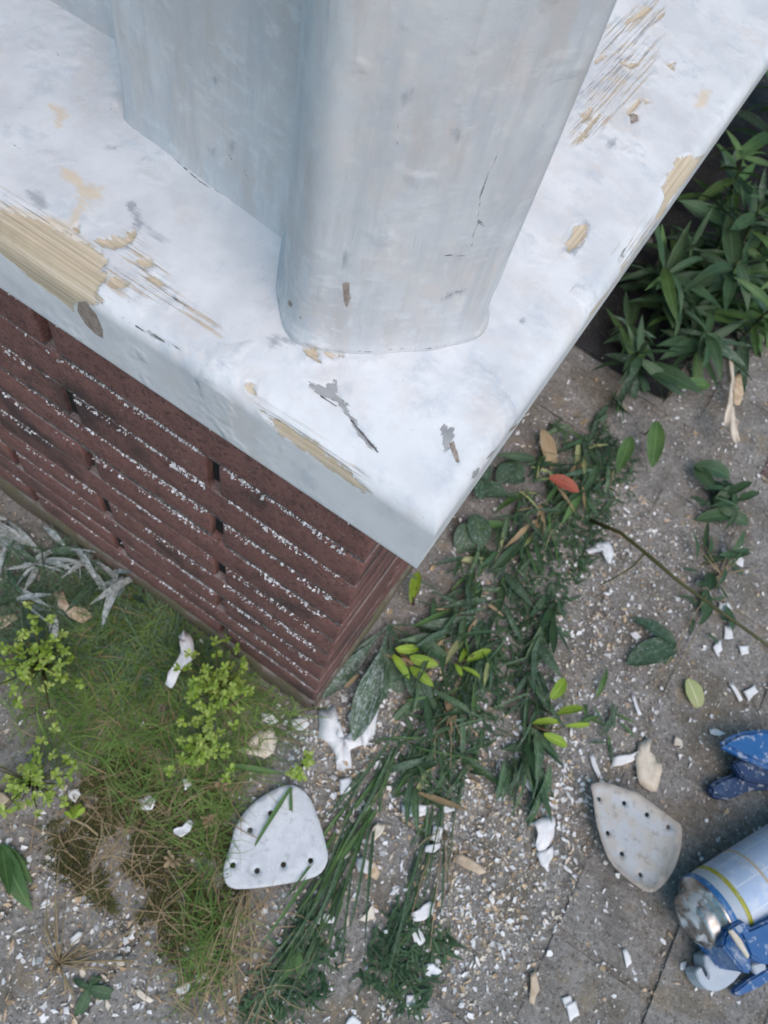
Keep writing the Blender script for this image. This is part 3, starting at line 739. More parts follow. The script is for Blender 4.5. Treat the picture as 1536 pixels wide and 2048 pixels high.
for cx in np.arange(-0.50, 0.70, 0.0985):
    off = (ci % 2) * 0.0985 - 0.006; ci += 1
    for cy in np.arange(-0.36 + off, 1.05, 0.1985):
        x, y = cx + 0.0065, cy
        if x < XW + 0.02 and y > YW - 0.085: continue      # under the house
        if x > 0.62 or y < -0.40: continue
        o = bpy.data.objects.new('paver', random.choice(PV_ME)); COL.objects.link(o); o.parent = soil
        o.location = (x + random.uniform(-.0012, .0012), y + random.uniform(-.0015, .0015), random.uniform(-.0008, .0006))
        o.rotation_euler = (random.uniform(-.004, .004), random.uniform(-.005, .005), random.uniform(-.010, .010) + random.choice((0, math.pi)))
        redp = ((x - 0.205) ** 2 + (y - 0.80) ** 2 < 0.075 ** 2) or ((x - 0.31) ** 2 + (y - 0.86) ** 2 < 0.08 ** 2)
        if redp:
            o.material_slots[0].link = 'OBJECT'; o.material_slots[0].material = M_PAVE_RED
shade_far = sheet('shade_sheet', XW - 0.01, 1.3, 0.96, 2.6, 0.004, M_GROUND_SHADE, 0.012, 0.02); tag(shade_far, kind='structure')  # added sheet, its dark colour paints the shade under the far weeds
shade_near = sheet('shade_sheet', XW - 0.01, 0.10, 0.745, 0.9595, 0.005, M_GROUND_SHADE, 0.012, 0.014); tag(shade_near, kind='structure')  # narrower added sheet, painted shade on the ground close to the side wall

# ------------------------------------------------------------------ leaves
def leaf_mesh(name, shape='lance', droop=0.25, fold=0.25, width=0.2, n=9, twist=0.0, across=2, wave=0.0, petiole=0.0, seed=0):
    """unit length leaf along +X, tip at x~1, drooping in -Z"""
    r = random.Random(seed); V = []; UV = []; F = []
    tt = np.linspace(0, 1, n); m = across * 2 + 1
    ang = 0.0; x = z = 0.0; px = []; 
    for i, t in enumerate(tt):
        if i:
            ds = tt[i] - tt[i - 1]; ang = -droop * 2 * t
            x += ds * math.cos(ang); z += ds * math.sin(ang)
        if shape == 'lance': wd = width * (math.sin(math.pi * min(1, t * 0.97 + 0.03) ** 0.8)) ** 0.9
        elif shape == 'oval': wd = width * (math.sin(math.pi * (0.02 + 0.98 * t) ** 0.95)) ** 0.6
        elif shape == 'plantain': wd = width * (0.10 + 0.9 * max(0, math.sin(math.pi * max(0, (t - petiole) / (1 - petiole)) ** 1.25)) ** 0.85) if t > petiole else width * 0.10
        elif shape == 'spoon': wd = width * (0.12 + 0.88 * max(0, math.sin(math.pi * t ** 2.0)) ** 0.7)
        else: wd = width * (1 - t ** 2.5) * (0.55 + 0.45 * min(1, t * 4))
        if i == n - 1: wd = width * 0.01
        tw = twist * t
        for j in range(m):
            v = (j / (m - 1)) * 2 - 1
            yy = v * wd / 2; zz = abs(v) * fold * wd / 2 + wave * math.sin(t * 17 + v * 2 + seed) * abs(v) * wd
            cy, sy = math.cos(tw), math.sin(tw)
            y2 = yy * cy - zz * sy; z2 = yy * sy + zz * cy
            V.append((x - z2 * math.sin(ang) * 0.5, y2, z + z2)); UV.append((t, (v + 1) / 2))
    F = grid_faces(n, m)
    me = mesh_np('leaf', V, F); set_uv(me, UV); return me
LM = {
 'lance': [leaf_mesh('l', 'lance', d, .35, w_, 9, tw, 1, .05, 0, s) for s, (d, w_, tw) in enumerate([(.15, .17, .1), (.4, .19, -.2), (.65, .16, .3), (.3, .22, 0), (-.1, .18, -.15)])],
 'broad': [leaf_mesh('b', 'oval', d, .3, w_, 9, tw, 1, .05, 0, s) for s, (d, w_, tw) in enumerate([(.2, .40, .1), (.5, .46, -.2), (.35, .36, .2)])],
 'plantain': [leaf_mesh('p', 'plantain', d, .3, w_, 15, tw, 2, .07, .25, s) for s, (d, w_, tw) in enumerate([(.3, .26, .15), (.5, .30, -.2), (.15, .24, .1)])],
 'spoon': [leaf_mesh('s', 'spoon', d, .25, w_, 8, tw, 1, .04, 0, s) for s, (d, w_, tw) in enumerate([(.2, .42, .1), (.4, .5, -.1)])],
 'blade': [leaf_mesh('g', 'blade', d, .5, w_, 9, tw, 1, 0, 0, s) for s, (d, w_, tw) in enumerate([(.5, .055, .4), (.9, .045, -.6), (.2, .05, .2), (.7, .035, .8)])],
}
LEAVES = {}
def leaf(parent, kind, mat, loc, az, pitch, length, roll=0.0, idx=None, wscale=1.0, name='leaf', label=None):
    lst = LM[kind]; i = random.randrange(len(lst)) if idx is None else idx
    key = (kind, i, mat.name)
    if key not in LEAVES:
        me = lst[i].copy(); me.name = name; me.materials.clear(); me.materials.append(mat); LEAVES[key] = me
    o = bpy.data.objects.new(name, LEAVES[key]); COL.objects.link(o)
    if parent is not None: o.parent = parent
    o.location = loc; o.rotation_mode = 'XYZ'
    R = Matrix.Rotation(az, 4, 'Z') @ Matrix.Rotation(-pitch, 4, 'Y') @ Matrix.Rotation(roll, 4, 'X')
    o.rotation_euler = R.to_euler(); o.scale = (length, length * wscale, length)
    if label: o['label'] = label
    return o
def az_px(p, q, z=0.0):
    """azimuth and distance on the ground between two photo pixels"""
    d = P(*q, z) - P(*p, z); return math.atan2(d.y, d.x), math.hypot(d.x, d.y)
def tube_mesh(name, pts, r0, r1=None, sides=5):
    r1 = r0 if r1 is None else r1; pts = [Vector(p) for p in pts]; V = []; n = len(pts)
    for i, p in enumerate(pts):
        t = (pts[min(i + 1, n - 1)] - pts[max(i - 1, 0)]).normalized()
        a = t.cross(Vector((0, 0, 1)));
        if a.length < 1e-4: a = Vector((1, 0, 0))
        a.normalize(); b = t.cross(a); r = r0 + (r1 - r0) * i / (n - 1)
        for k in range(sides):
            q = 2 * math.pi * k / sides; V.append(p + a * (r * math.cos(q)) + b * (r * math.sin(q)))
    F = [tuple((i * sides + k, i * sides + (k + 1) % sides, (i + 1) * sides + (k + 1) % sides, (i + 1) * sides + k)) for i in range(n - 1) for k in range(sides)]
    F.append(tuple(range(sides))[::-1]); F.append(tuple((n - 1) * sides + k for k in range(sides)))
    me = mesh_np(name, V, F)
    uvs = [(i / (n - 1), 0.5) for i in range(n) for k in range(sides)]; set_uv(me, uvs)
    return me
def rosette(name, label, cat, loc, n, L, pitch, kind, mat, az0=None, spread=2 * math.pi, group=None, wscale=1.0, zoff=0.0):
    t = thing(name, label, cat, loc, group)
    for i in range(n):
        a = (random.uniform(0, 6.28) if az0 is None else az0 + random.uniform(-spread / 2, spread / 2))
        if az0 is None: a = i * 2.399 + random.uniform(-.3, .3)
        leaf(t, kind, mat, (random.uniform(-.003, .003), random.uniform(-.003, .003), zoff + random.uniform(0, .006)), a, random.uniform(*pitch), random.uniform(*L), random.uniform(-.5, .5), None, wscale * random.uniform(.85, 1.15))
    return t
def stem_plant(name, label, cat, loc, height, L, mat, lean=(0, 0), whorls=6, per=2, kind='lance', group=None, stem=None, wscale=1.0):
    t = thing(name, label, cat, loc, group)
    pts = [Vector((lean[0] * (k / 6) ** 1.5, lean[1] * (k / 6) ** 1.5, height * k / 6)) for k in range(7)]
    link('stem', tube_mesh('stem', pts, 0.0022, 0.0010), stem or M_STEM, t)
    for i in range(whorls * per):
        f = min(1.0, max(.12, 0.2 + 0.8 * (i + random.uniform(-1.5, 1.5)) / max(1, whorls * per - 1))); p = Vector((lean[0] * f ** 1.5, lean[1] * f ** 1.5, height * f))
        a = i * 2.4 + random.uniform(-.8, .8)
        leaf(t, kind, mat if random.random() < .72 else random.choice((M_LEAF_MID, M_LEAF_DUST2)), p, a, random.uniform(-.5, .55) + 0.35 * f, random.uniform(*L) * random.uniform(.6, 1.3) * (1.15 - 0.45 * f), random.uniform(-.8, .8), None, wscale * random.uniform(.7, 1.25))
    return t

# A. plantain at the wall corner, leaves placed one by one
c0 = P(776, 1252, 0.004)
pl_t = thing('plantain', 'large plantain with long dusty leaves growing at the foot of the brick corner', 'weed', c0)
for (q, kind, mat, pitch, wsc, zt, idx, lab) in (((1018, 1262), 'plantain', M_LEAF_DUST2, .36, .80, .03, 0, 'broad dusty green leaf pointing away from the wall'), ((640, 1408), 'plantain', M_LEAF_SMEAR, .30, .75, .01, 2, 'narrow leaf white with dust lying along the wall'),
        ((706, 1500), 'plantain', M_LEAF_SMEAR, .5, .95, .02, 0, 'big leaf with a white smear of paint dust'), ((742, 1420), 'plantain', M_LEAF_DUST2, .6, .8, .02, 1, None), ((798, 1448), 'plantain', M_LEAF_DUST2, .45, 1.0, .01, 1, None), ((862, 1436), 'plantain', M_LEAF_DUST2, .42, 1.1, .01, 0, None),
        ((905, 1330), 'plantain', M_LEAF, .35, 1.0, .01, 2, None), ((690, 1330), 'plantain', M_LEAF_SMEAR, .25, .55, .01, 2, None), ((880, 1395), 'plantain', M_LEAF, .3, .9, .01, 1, None)):
    a, L = az_px((776, 1252), q, zt); leaf(pl_t, kind, mat, (0, 0, .003), a, pitch * .6, L * .98, random.uniform(-.15, .15), idx, wsc * .85, 'leaf', lab)
# seedlings with yellow-green leaves
for nm, lab, base, leaves in (
    ('seedling', 'yellow green seedling with cupped leaves beside the plantain', (780, 1295), (((858, 1366), .8), ((838, 1300), .7), ((866, 1330), 1.0), ((812, 1350), .6))),
    ('seedling', 'yellow green seedling behind a curled white paint shaving', (915, 1330), (((975, 1300), .7), ((925, 1345), 1.2), ((960, 1345), .6), ((940, 1290), .5))),
    ('seedling', 'bright green seedling on a reddish stem in front of the right paving', (1050, 1450), (((1136, 1486), .9), ((1112, 1436), .7), ((1134, 1364), .9), ((1160, 1412), .8), ((1180, 1450), .5))),
    ('seedling', 'small upright bright green leaf under the tip of the sill', (826, 1210), (((832, 1150), 1.0), ((818, 1180), .5)))):
    t = thing(nm, lab, 'seedling', P(*base, 0.0))
    pts = [Vector((0, 0, 0))]
    far = P(*leaves[0][0], 0.02) - P(*base, 0.0)
    link('stem', tube_mesh('stem', [(0, 0, 0), (far.x * .2, far.y * .2, .012), (far.x * .45, far.y * .45, .02)], .0012, .0008), M_STEM_RED, t)
    for q, ws in leaves:
        a, L = az_px(base, q, .02); L = max(.014, min(L, .030)); d = P(*q, .02) - P(*base, 0)
        st = Vector((d.x - math.cos(a) * L * .8, d.y - math.sin(a) * L * .8, .016))
        link('stem', tube_mesh('stem', [(far.x * .3, far.y * .3, .010), tuple(st * .6 + Vector((far.x, far.y, .03)) * .2), tuple(st)], .0009, .0006), M_STEM, t)
        leaf(t, 'broad', M_LEAF_BRIGHT, st, a, random.uniform(.1, .5), L, random.uniform(-.6, .6), None, ws)

# B. the weedy joint that runs from the corner along the right wall
GW = 'weeds in the paving joint by the side wall'
LW_ = 'narrow leaved dark green weed in the dense joint strip beside the side wall'
strip1 = [(830, 1560), (860, 1500), (900, 1440), (870, 1390), (930, 1380), (960, 1320), (900, 1290), (940, 1250), (985, 1290), (990, 1210), (950, 1180), (1020, 1160), (1000, 1120), (1050, 1100), (1030, 1050), (1085, 1060), (1070, 1010), (1110, 1020), (1105, 965), (1150, 985), (1130, 930), (1170, 930), (1160, 890), (1200, 890), (1190, 840), (1220, 800), (1200, 950), (890, 1200), (925, 1140), (965, 1110), (1000, 1050), (1045, 1000), (870, 1290), (1090, 920), (1130, 860), (840, 1340), (900, 1240)]
for q in strip1:
    az_img = math.atan2(*(P(q[0] - 60, q[1] + 90) - P(*q)).yx)
    t = thing('weed', LW_, 'weed', P(*q, 0.002), GW)
    for i in range(12):
        leaf(t, random.choice(('lance', 'lance', 'blade')), random.choice((M_LEAF, M_LEAF, M_LEAF_DUST2, M_LEAF_DUST2, M_LEAF_MID, M_GRASS_DUST, M_GRASS_DUST, M_LEAF_PALE if random.random() < .35 else M_LEAF, M_STRAW if random.random() < .4 else M_LEAF)), (random.uniform(-.012, .012), random.uniform(-.012, .012), random.uniform(0, .012)),
             az_img + random.gauss(0, .65), random.uniform(-.05, .45), random.uniform(.018, .056), random.uniform(-.7, .7), None, random.uniform(.5, .95))
GV = 'weeds in the straight strand over the paving'
strip2 = [(1100, 1200), (1085, 1250), (1078, 1300), (1068, 1350), (1062, 1400), (1070, 1450), (1050, 1500), (1020, 1525), (1075, 1530)]
for q in strip2:
    az_img = math.atan2(*(P(q[0] - 4, q[1] + 90) - P(*q)).yx)
    t = thing('weed', 'wispy dark green weed in the straight strand left of the paving', 'weed', P(*q, 0.002), GV)
    for i in range(11):
        leaf(t, random.choice(('lance', 'blade', 'blade')), random.choice((M_LEAF, M_GRASS_DUST, M_LEAF_DUST2)), (random.uniform(-.010, .010), random.uniform(-.012, .012), random.uniform(0, .010)),
             az_img + random.gauss(0, .5), random.uniform(.0, .6), random.uniform(.03, .065), random.uniform(-.7, .7), None, random.uniform(.8, 1.3))
# small lobed pale leaves at the sill tip
t = thing('low_weed', 'pale dusty round leaved weed just beyond the right edge of the sill', 'weed', P(985, 985, .0))
for q in ((960, 1000), (1000, 960), (1020, 930), (950, 1030), (975, 960), (1010, 990), (940, 1050), (1040, 960)):
    d = P(*q, .01) - P(985, 985, 0); leaf(t, 'broad', M_LEAF_DUST2, (d.x, d.y, .012), random.uniform(0, 6.28), .2, random.uniform(.028, .042), 0, None, 1.6)

# grass: long arching blades running to the bottom of the photo
def blades(t, pairs, mat, wsc=1.0, kind='blade'):
    b0 = t.location
    for (p, q, pitch) in pairs:
        a, L = az_px(p, q); d = P(*p, .0) - b0
        leaf(t, kind, mat, (d.x, d.y, max(.002, -b0.z + .002)), a, pitch, L * 1.1, random.uniform(-.5, .5), None, wsc, 'blade')
for nm, lab, base, n, tx, spread, mat in (
    ('grass_clump', 'long dusty grass blades trailing past the nearer white sanding sheet', (800, 1450), 50, (610, 1850), 60, M_GRASS_DUST),
    ('grass_clump', 'long thin grass trailing to the bottom edge below the white sanding sheet', (690, 1700), 44, (545, 2040), 50, M_GRASS_DUST),
    ('grass_clump', 'dusty grass strand falling straight down between the two sanding sheets', (915, 1500), 40, (820, 1850), 45, M_GRASS_DUST),
    ('grass_clump', 'tangled green grass and cress tuft at the bottom centre', (800, 1870), 40, (790, 1990), 80, M_GRASS_DUST),
    ('grass_clump', 'short grass tuft with blades spread over the shavings near the plantain', (760, 1500), 32, (950, 1500), 110, M_GRASS_DUST)):
    t = thing(nm, lab, 'grass', P(*base, 0))
    for i in range(n):
        f = random.uniform(0, .75); p = (base[0] + (tx[0] - base[0]) * f + random.uniform(-35, 35), base[1] + (tx[1] - base[1]) * f + random.uniform(-25, 25))
        q = (p[0] + (tx[0] - base[0]) * .5 + random.uniform(-spread, spread), p[1] + (tx[1] - base[1]) * .5 + random.uniform(-spread, spread))
        blades(t, [(p, q, random.uniform(.05, .5))], mat if random.random() < .75 else M_LEAF_MID, random.uniform(.35, .8))

# C. tall leafy weeds at the upper right
for i, (base, lab, h, L, mat, lean) in enumerate((
    ((1500, 330), 'tall broad leaved weed at the top right edge over dark shaded ground', .20, (.09, .13), M_LEAF_MID, (-.02, -.02)),
    ((1545, 250), 'leafy weed cut by the right edge at the very top', .22, (.10, .14), M_LEAF_MID, (0, 0)),
    ((1590, 440), 'tall broad leaved weed at the right edge above the grey green one', .24, (.09, .13), M_LEAF_MID, (-.03, -.01)),
    ((1430, 440), 'small leafy weed against the dark shaded ground under the sill edge', .12, (.06, .09), M_LEAF_MID, (-.02, -.02)),
    ((1300, 590), 'low leafy weed at the edge of the dark shaded ground nearest the sill', .06, (.05, .08), M_LEAF, (-.01, -.01)),
    ((1350, 560), 'low dark weed in the middle of the dark shaded gap', .07, (.05, .08), M_LEAF, (-.01, -.01)),
    ((1420, 520), 'crowded dark weed behind the gap, left of the grey green one', .09, (.06, .09), M_LEAF, (-.02, -.01)),
    ((1250, 690), 'small dark weed where the joint strip meets the dark shaded ground', .05, (.045, .07), M_LEAF, (-.01, -.02)),
    ((1340, 670), 'tangled low weed left of the drooping one over red brown paving', .06, (.05, .08), M_LEAF, (-.01, -.01)),
    ((1430, 620), 'tangled dark weed between the drooping one and the bushy one', .08, (.05, .09), M_LEAF, (-.01, -.02)),
    ((1500, 640), 'lighter green weed near the right edge above the cream strip', .11, (.06, .09), M_LEAF_MID, (-.01, -.02)),
    ((1500, 520), 'tall weed with grey green lance leaves right of the dark gap', .17, (.07, .11), M_LEAF, (-.01, -.02)),
    ((1440, 560), 'bushy lance leaved weed beside the dark gap under the sill', .13, (.07, .10), M_LEAF, (-.02, 0)),
    ((1545, 600), 'dense green weed at the right edge below the tall ones', .14, (.07, .11), M_LEAF, (0, -.02)),
    ((1400, 640), 'drooping lance leaved weed over red brown paving', .12, (.07, .11), M_LEAF, (-.01, -.02)),
    ((1310, 640), 'lance leaved weed leaning over the shaded gap beside the sill', .10, (.07, .10), M_LEAF, (-.03, -.03)),
    ((1470, 690), 'green weed standing above the long cream paint strip', .10, (.07, .10), M_LEAF_MID, (0, -.02)),
    ((1380, 720), 'low weed with long leaves above the grey paving', .07, (.06, .09), M_LEAF, (-.01, -.02)),
    ((1270, 760), 'young weed with drooping leaves at the end of the joint strip', .07, (.06, .09), M_LEAF, (-.02, -.03)))):
    stem_plant('tall_weed', lab, 'weed', P(*base, .0), h, L, mat, lean, 8, 3, 'lance', None)
for q, e in (((1290, 870), (1282, 950)), ((1330, 800), (1400, 795)), ((1240, 900), (1215, 960))):
    t = thing('weed', {1290: 'single broad drooping leaf over the paving joint', 1330: 'bright green leaf lying across the joint above the paving', 1240: 'short leafy weed beside the red leaf'}[q[0]], 'weed', P(*q, 0))
    a, L = az_px(q, e, .03)
    leaf(t, 'broad', M_LEAF_MID, (0, 0, .03), a, .1, L * 1.1, .2, 0, .8); link('stem', tube_mesh('stem', [(0, 0, 0), (0, 0, .03)], .0012), M_STEM, t)

# D. dark leafy clumps on the right paving
for (q, lab, n, L) in (((1440, 1000), 'dark glossy leaf clump on the right paving, the biggest one', 26, (.025, .05)), ((1420, 1130), 'dark weed clump in the paving joint under the dry twigs', 18, (.02, .04)), ((1405, 1230), 'small dark weed in the paving joint below the bigger clump', 12, (.018, .035))):
    t = thing('leafy_weed', lab, 'weed', P(*q, 0))
    for i in range(n):
        leaf(t, random.choice(('broad', 'lance')), M_LEAF, (random.uniform(-.020, .020), random.uniform(-.026, .026), random.uniform(.0, .02)), random.uniform(0, 6.28), random.uniform(-.2, .7), random.uniform(*L), random.uniform(-.7, .7), None, 1.0)
t = thing('leafy_weed', 'weed with two long dark leaves pointing left on the right paving', 'weed', P(1345, 1290, 0))
for q, ws in (((1268, 1240), 1.1), ((1254, 1325), 1.3), ((1320, 1330), 1.0), ((1300, 1250), .8)):
    a, L = az_px((1345, 1290), q, .01); leaf(t, 'broad', M_LEAF_DUST2, (0, 0, .006), a, .2, L * 1.1, random.uniform(-.3, .3), None, ws * .8)
t = thing('leafy_weed', 'wispy low weed with narrow leaves above the cream paint flake', 'weed', P(1205, 1440, 0))
for i in range(14): leaf(t, 'lance', random.choice((M_LEAF_DUST2, M_LEAF_MID)), (random.uniform(-.02, .02), random.uniform(-.02, .02), .003), random.uniform(0, 6.28), random.uniform(0, .5), random.uniform(.018, .04), 0, None, .8)

# E. lime green spurges on the left
def spurge(lab, q, z, nh, spread):
    t = thing('spurge', lab, 'weed', P(*q, 0.0)); b0 = P(*q, 0)
    link('stem', tube_mesh('stem', [(0, 0, 0), (.002, .001, z * .5), (0, 0, z)], .0012, .0008), M_STEM, t)
    for k in range(nh):
        dx, dy = random.gauss(0, spread), random.gauss(0, spread); zz = z + random.uniform(-.012, .012)
        link('stem', tube_mesh('stem', [(0, 0, z * .6), (dx * .6, dy * .6, zz * .9), (dx, dy, zz)], .0007, .0005, 4), M_STEM, t)
        for i in range(8):
            leaf(t, 'spoon', random.choice((M_LEAF_LIME, M_LEAF_LIME, M_LEAF_BRIGHT)), (dx, dy, zz), i * 2.4 + random.uniform(-.4, .4), random.uniform(-.2, 1.0), random.uniform(.003, .0068), random.uniform(-.5, .5), None, random.uniform(.8, 1.4))
spurge('bright lime green spurge with crowded small leaves near the left edge', (100, 1350), .05, 60, .019)
spurge('pale lime green spurge beside the white curled paint strip at the wall', (440, 1400), .05, 64, .018)
spurge('lime green spurge in the middle of the fine grass', (415, 1500), .035, 38, .014)
spurge('small yellow green spurge at the lower left edge', (75, 1570), .03, 42, .016)
spurge('single lime green sprig above the nearer white sanding sheet', (597, 1540), .03, 9, .006)
t = thing('leaf_sprig', 'green lobed leaf on a pale stalk lying in the moss at the left', 'leaf', P(150, 1640, .006))
for k in range(4): leaf(t, 'spoon', M_LEAF_BRIGHT, (0, 0, .006), 1.4 + k * .55, random.uniform(0, .5), random.uniform(.010, .016), random.uniform(-.4, .4), None, .9)
link('stem', tube_mesh('stem', [(0, 0, .006)] + [tuple(P(*q, .006) - P(150, 1640, .006)) for q in ((175, 1652), (196, 1670))], .001), M_FL_CREAM if False else M_STRAW, t)
# blades that lie over the nearer sanding sheet
t = thing('grass_sprig', 'two green grass blades bent over the nearer white sanding sheet', 'grass', P(582, 1575, .012))
for p, q in (((584, 1580), (492, 1718)), ((582, 1580), (578, 1694))):
    a, L = az_px(p, q, .012); leaf(t, 'blade', M_LEAF_MID, (0, 0, .001), a, .12, L * 1.04, .2, 2 if q[0] < 500 else 0, 1.25, 'blade')
# pale leaf blade left of it
t = thing('grass_sprig', 'single green leaf blade lying left of the white sanding sheet tip', 'grass', P(450, 1530, .01))
a, L = az_px((450, 1530), (575, 1548), .01); leaf(t, 'lance', M_LEAF_MID, (0, 0, 0), a, .1, L, 0, 0, .6, 'blade')

# H. dusty leaves along the foot of the front wall
for (q, n, lab) in (((70, 1130), 16, 'dust covered weed with whitened narrow leaves at the far left foot of the wall'), ((170, 1110), 15, 'weed with leaves white with dust against the wall'), ((245, 1160), 15, 'dusty narrow leaved weed between the wall and the wood shavings'), ((40, 1200), 9, 'long dusty grass blades at the left edge'), ((10, 1080), 8, 'dusty weed cut by the left edge under the wall')):
    t = thing('dusty_weed', lab, 'weed', P(*q, 0))
    for i in range(n):
        leaf(t, random.choice(('lance', 'blade', 'lance')), random.choice((M_LEAF_DUST, M_LEAF_DUST, M_LEAF_DUST2)), (random.uniform(-.02, .02), random.uniform(-.015, .015), random.uniform(0, .015)), random.uniform(2.6, 7.2), random.uniform(.1, .8), random.uniform(.03, .065), random.uniform(-.5, .5), None, random.uniform(.6, 1.0))
# I. dark green leaves at the left edge and the bottom left
for (q, dirs, lab, mat) in (((5, 1690), ((60, 1760), (50, 1815), (24, 1750), (46, 1716), (10, 1790), (30, 1790), (56, 1740), (-10, 1740)), 'dark green weed cut by the left edge low in the photo', M_LEAF_MID), ((180, 1975), ((160, 2035), (228, 1995), (205, 1955), (150, 1960), (190, 1950)), 'small dark green rosette under the dry grass tuft', M_LEAF), ((590, 1900), ((560, 1960), (610, 1960)), 'tiny green weed among the trailing grass', M_LEAF_MID)):
    t = thing('leafy_weed', lab, 'weed', P(*q, 0))
    for d in dirs:
        a, L = az_px(q, d, .01); leaf(t, 'broad' if q[0] > 100 else 'lance', mat, (0, 0, .003), a, .3, L * 1.15, random.uniform(-.3, .3), None, .9 if q[0] > 100 else 1.3)
# J. dry tufts and straw
def straw_tuft(lab, base, ends, name='dry_grass'):
    t = thing(name, lab, 'dry grass', P(*base, 0)); b0 = P(*base, 0)
    more = [(base[0] + (e[0] - base[0]) * random.uniform(.2, .9) + random.uniform(-26, 26), base[1] + (e[1] - base[1]) * random.uniform(.2, .9) + random.uniform(-26, 26)) for e in ends]
    for e in list(ends) + more:
        d = P(*e, .004) - b0; m = d * random.uniform(.4, .6); s = random.uniform(.004, .016)
        link('stalk', tube_mesh('stalk', [(0, 0, .002), (m.x + random.uniform(-.007, .007), m.y + random.uniform(-.007, .007), s), (d.x, d.y, .004)], .0006, .0003, 4), M_STRAW, t)
straw_tuft('dry straw tuft with stalks radiating at the lower left', (118, 1925), [(124, 1660), (98, 1760), (80, 2000), (350, 1940), (280, 1850), (270, 1920), (200, 1930), (60, 1880), (40, 1950), (150, 2000), (240, 1900), (112, 1790), (180, 1860), (300, 1945), (130, 1990), (85, 1850)])
straw_tuft('dry stalks fanning down from under the nearer sanding sheet', (490, 1770), [(430, 2010), (455, 1990), (400, 1960), (470, 2040), (500, 1960), (445, 1900), (380, 2040), (520, 1900), (480, 1900), (420, 1920)])
straw_tuft('thin dry stalks lying across the moss beside the sanding sheet', (440, 1570), [(330, 1655), (300, 1640), (430, 1640), (560, 1545), (380, 1600)])
straw_tuft('dry branching twig over the dark weeds on the right paving', (1440, 1150), [(1390, 1085), (1470, 1060), (1380, 1140), (1536, 1160), (1300, 1390), (1450, 1230), (1395, 1190), (1480, 1110)])
straw_tuft('thin dry stalks over the shavings right of the grass strand', (885, 1660), [(870, 1760), (905, 1780), (890, 1800), (820, 1840), (860, 1900)])
straw_tuft('brown dry grass tuft beside the plantain leaves', (890, 1420), [(880, 1470), (910, 1500), (870, 1520), (930, 1450), (860, 1490), (920, 1520), (900, 1540)])
# seed heads in the moss
for q, lab in (((418, 1640), 'round tan dry seed head left of the nearer sanding sheet'), ((345, 1720), 'tan leaf scrap lying on the moss'), ((440, 1575), 'pale dry seed head on a thin stalk')):
    t = thing('seed_head', lab, 'seed head', P(*q, .004))
    for i in range(26): leaf(t, 'spoon', M_STRAW, (random.uniform(-.002, .002), random.uniform(-.002, .002), .006), i * 2.4, random.uniform(-.2, 1.5), random.uniform(.003, .009), random.uniform(-.6, .6), None, random.uniform(.4, 1.0), 'bract')
# L. long stem across the right paving
t = thing('long_stem', 'long bare olive stem slanting across the right paving to the edge', 'stem', P(1190, 1045, .02)); b0 = P(1190, 1045, .02)
pts = [P(x, y, z) - b0 for x, y, z in ((1180, 1040, .02), (1240, 1065, .045), (1290, 1105, .06), (1360, 1165, .07), (1430, 1215, .075), (1500, 1265, .08), (1600, 1340, .085))]
link('stalk', tube_mesh('stalk', pts, .0022, .0016, 7), M_STEM, t)
t2 = [P(x, y, z) - b0 for x, y, z in ((1290, 1105, .06), (1270, 1130, .045), (1240, 1150, .03), (1200, 1170, .02))]
link('twig', tube_mesh('twig', t2, .0012, .0008, 5), M_STEM, t)
# M. single fallen leaves
def lone(lab, p, q, kind, mat, ws, z=.004, pitch=.05):
    a, L = az_px(p, q, z)
    o = leaf(None, kind, mat, P(*p, z), a, pitch, L, 0, 0, ws, 'fallen_leaf'); tag(o, lab, 'leaf'); return o
lone('red brown oval leaf on the green weeds beside the sill', (1098, 955), (1165, 978), 'broad', M_LEAF_RED, 1.1, .05)
lone('pale yellow green oval leaf lying flat on the right paving', (1375, 1358), (1406, 1418), 'broad', M_LEAF_PALE, 1.5)
lone('dry brown leaf between the wall and the plantain', (690, 1375), (720, 1345), 'lance', M_STRAW, 1.2, .012)
lone('dry tan leaf curled by the sill among the weeds', (1085, 860), (1110, 935), 'broad', M_STRAW, .9, .012)
lone('tan dry leaf on the weed strip near the brown grass', (900, 1400), (905, 1465), 'broad', M_STRAW, .9, .01)

t = thing('grass_stalk', 'thin pale grass stalk leaning across the brick corner to the ground', 'grass', P(640, 1424, .002)); b0 = P(640, 1424, .002)
link('stalk', tube_mesh('stalk', [(0, 0, 0), P(585, 1350, .035) - b0, P(520, 1275, .07) - b0, P(440, 1205, .10) - b0], .0008, .0004, 5), M_STEM, t)
link('stalk', tube_mesh('stalk', [P(560, 1318, .05) - b0, P(610, 1290, .06) - b0, P(665, 1280, .07) - b0], .0004, .0003, 4), M_STEM, t)
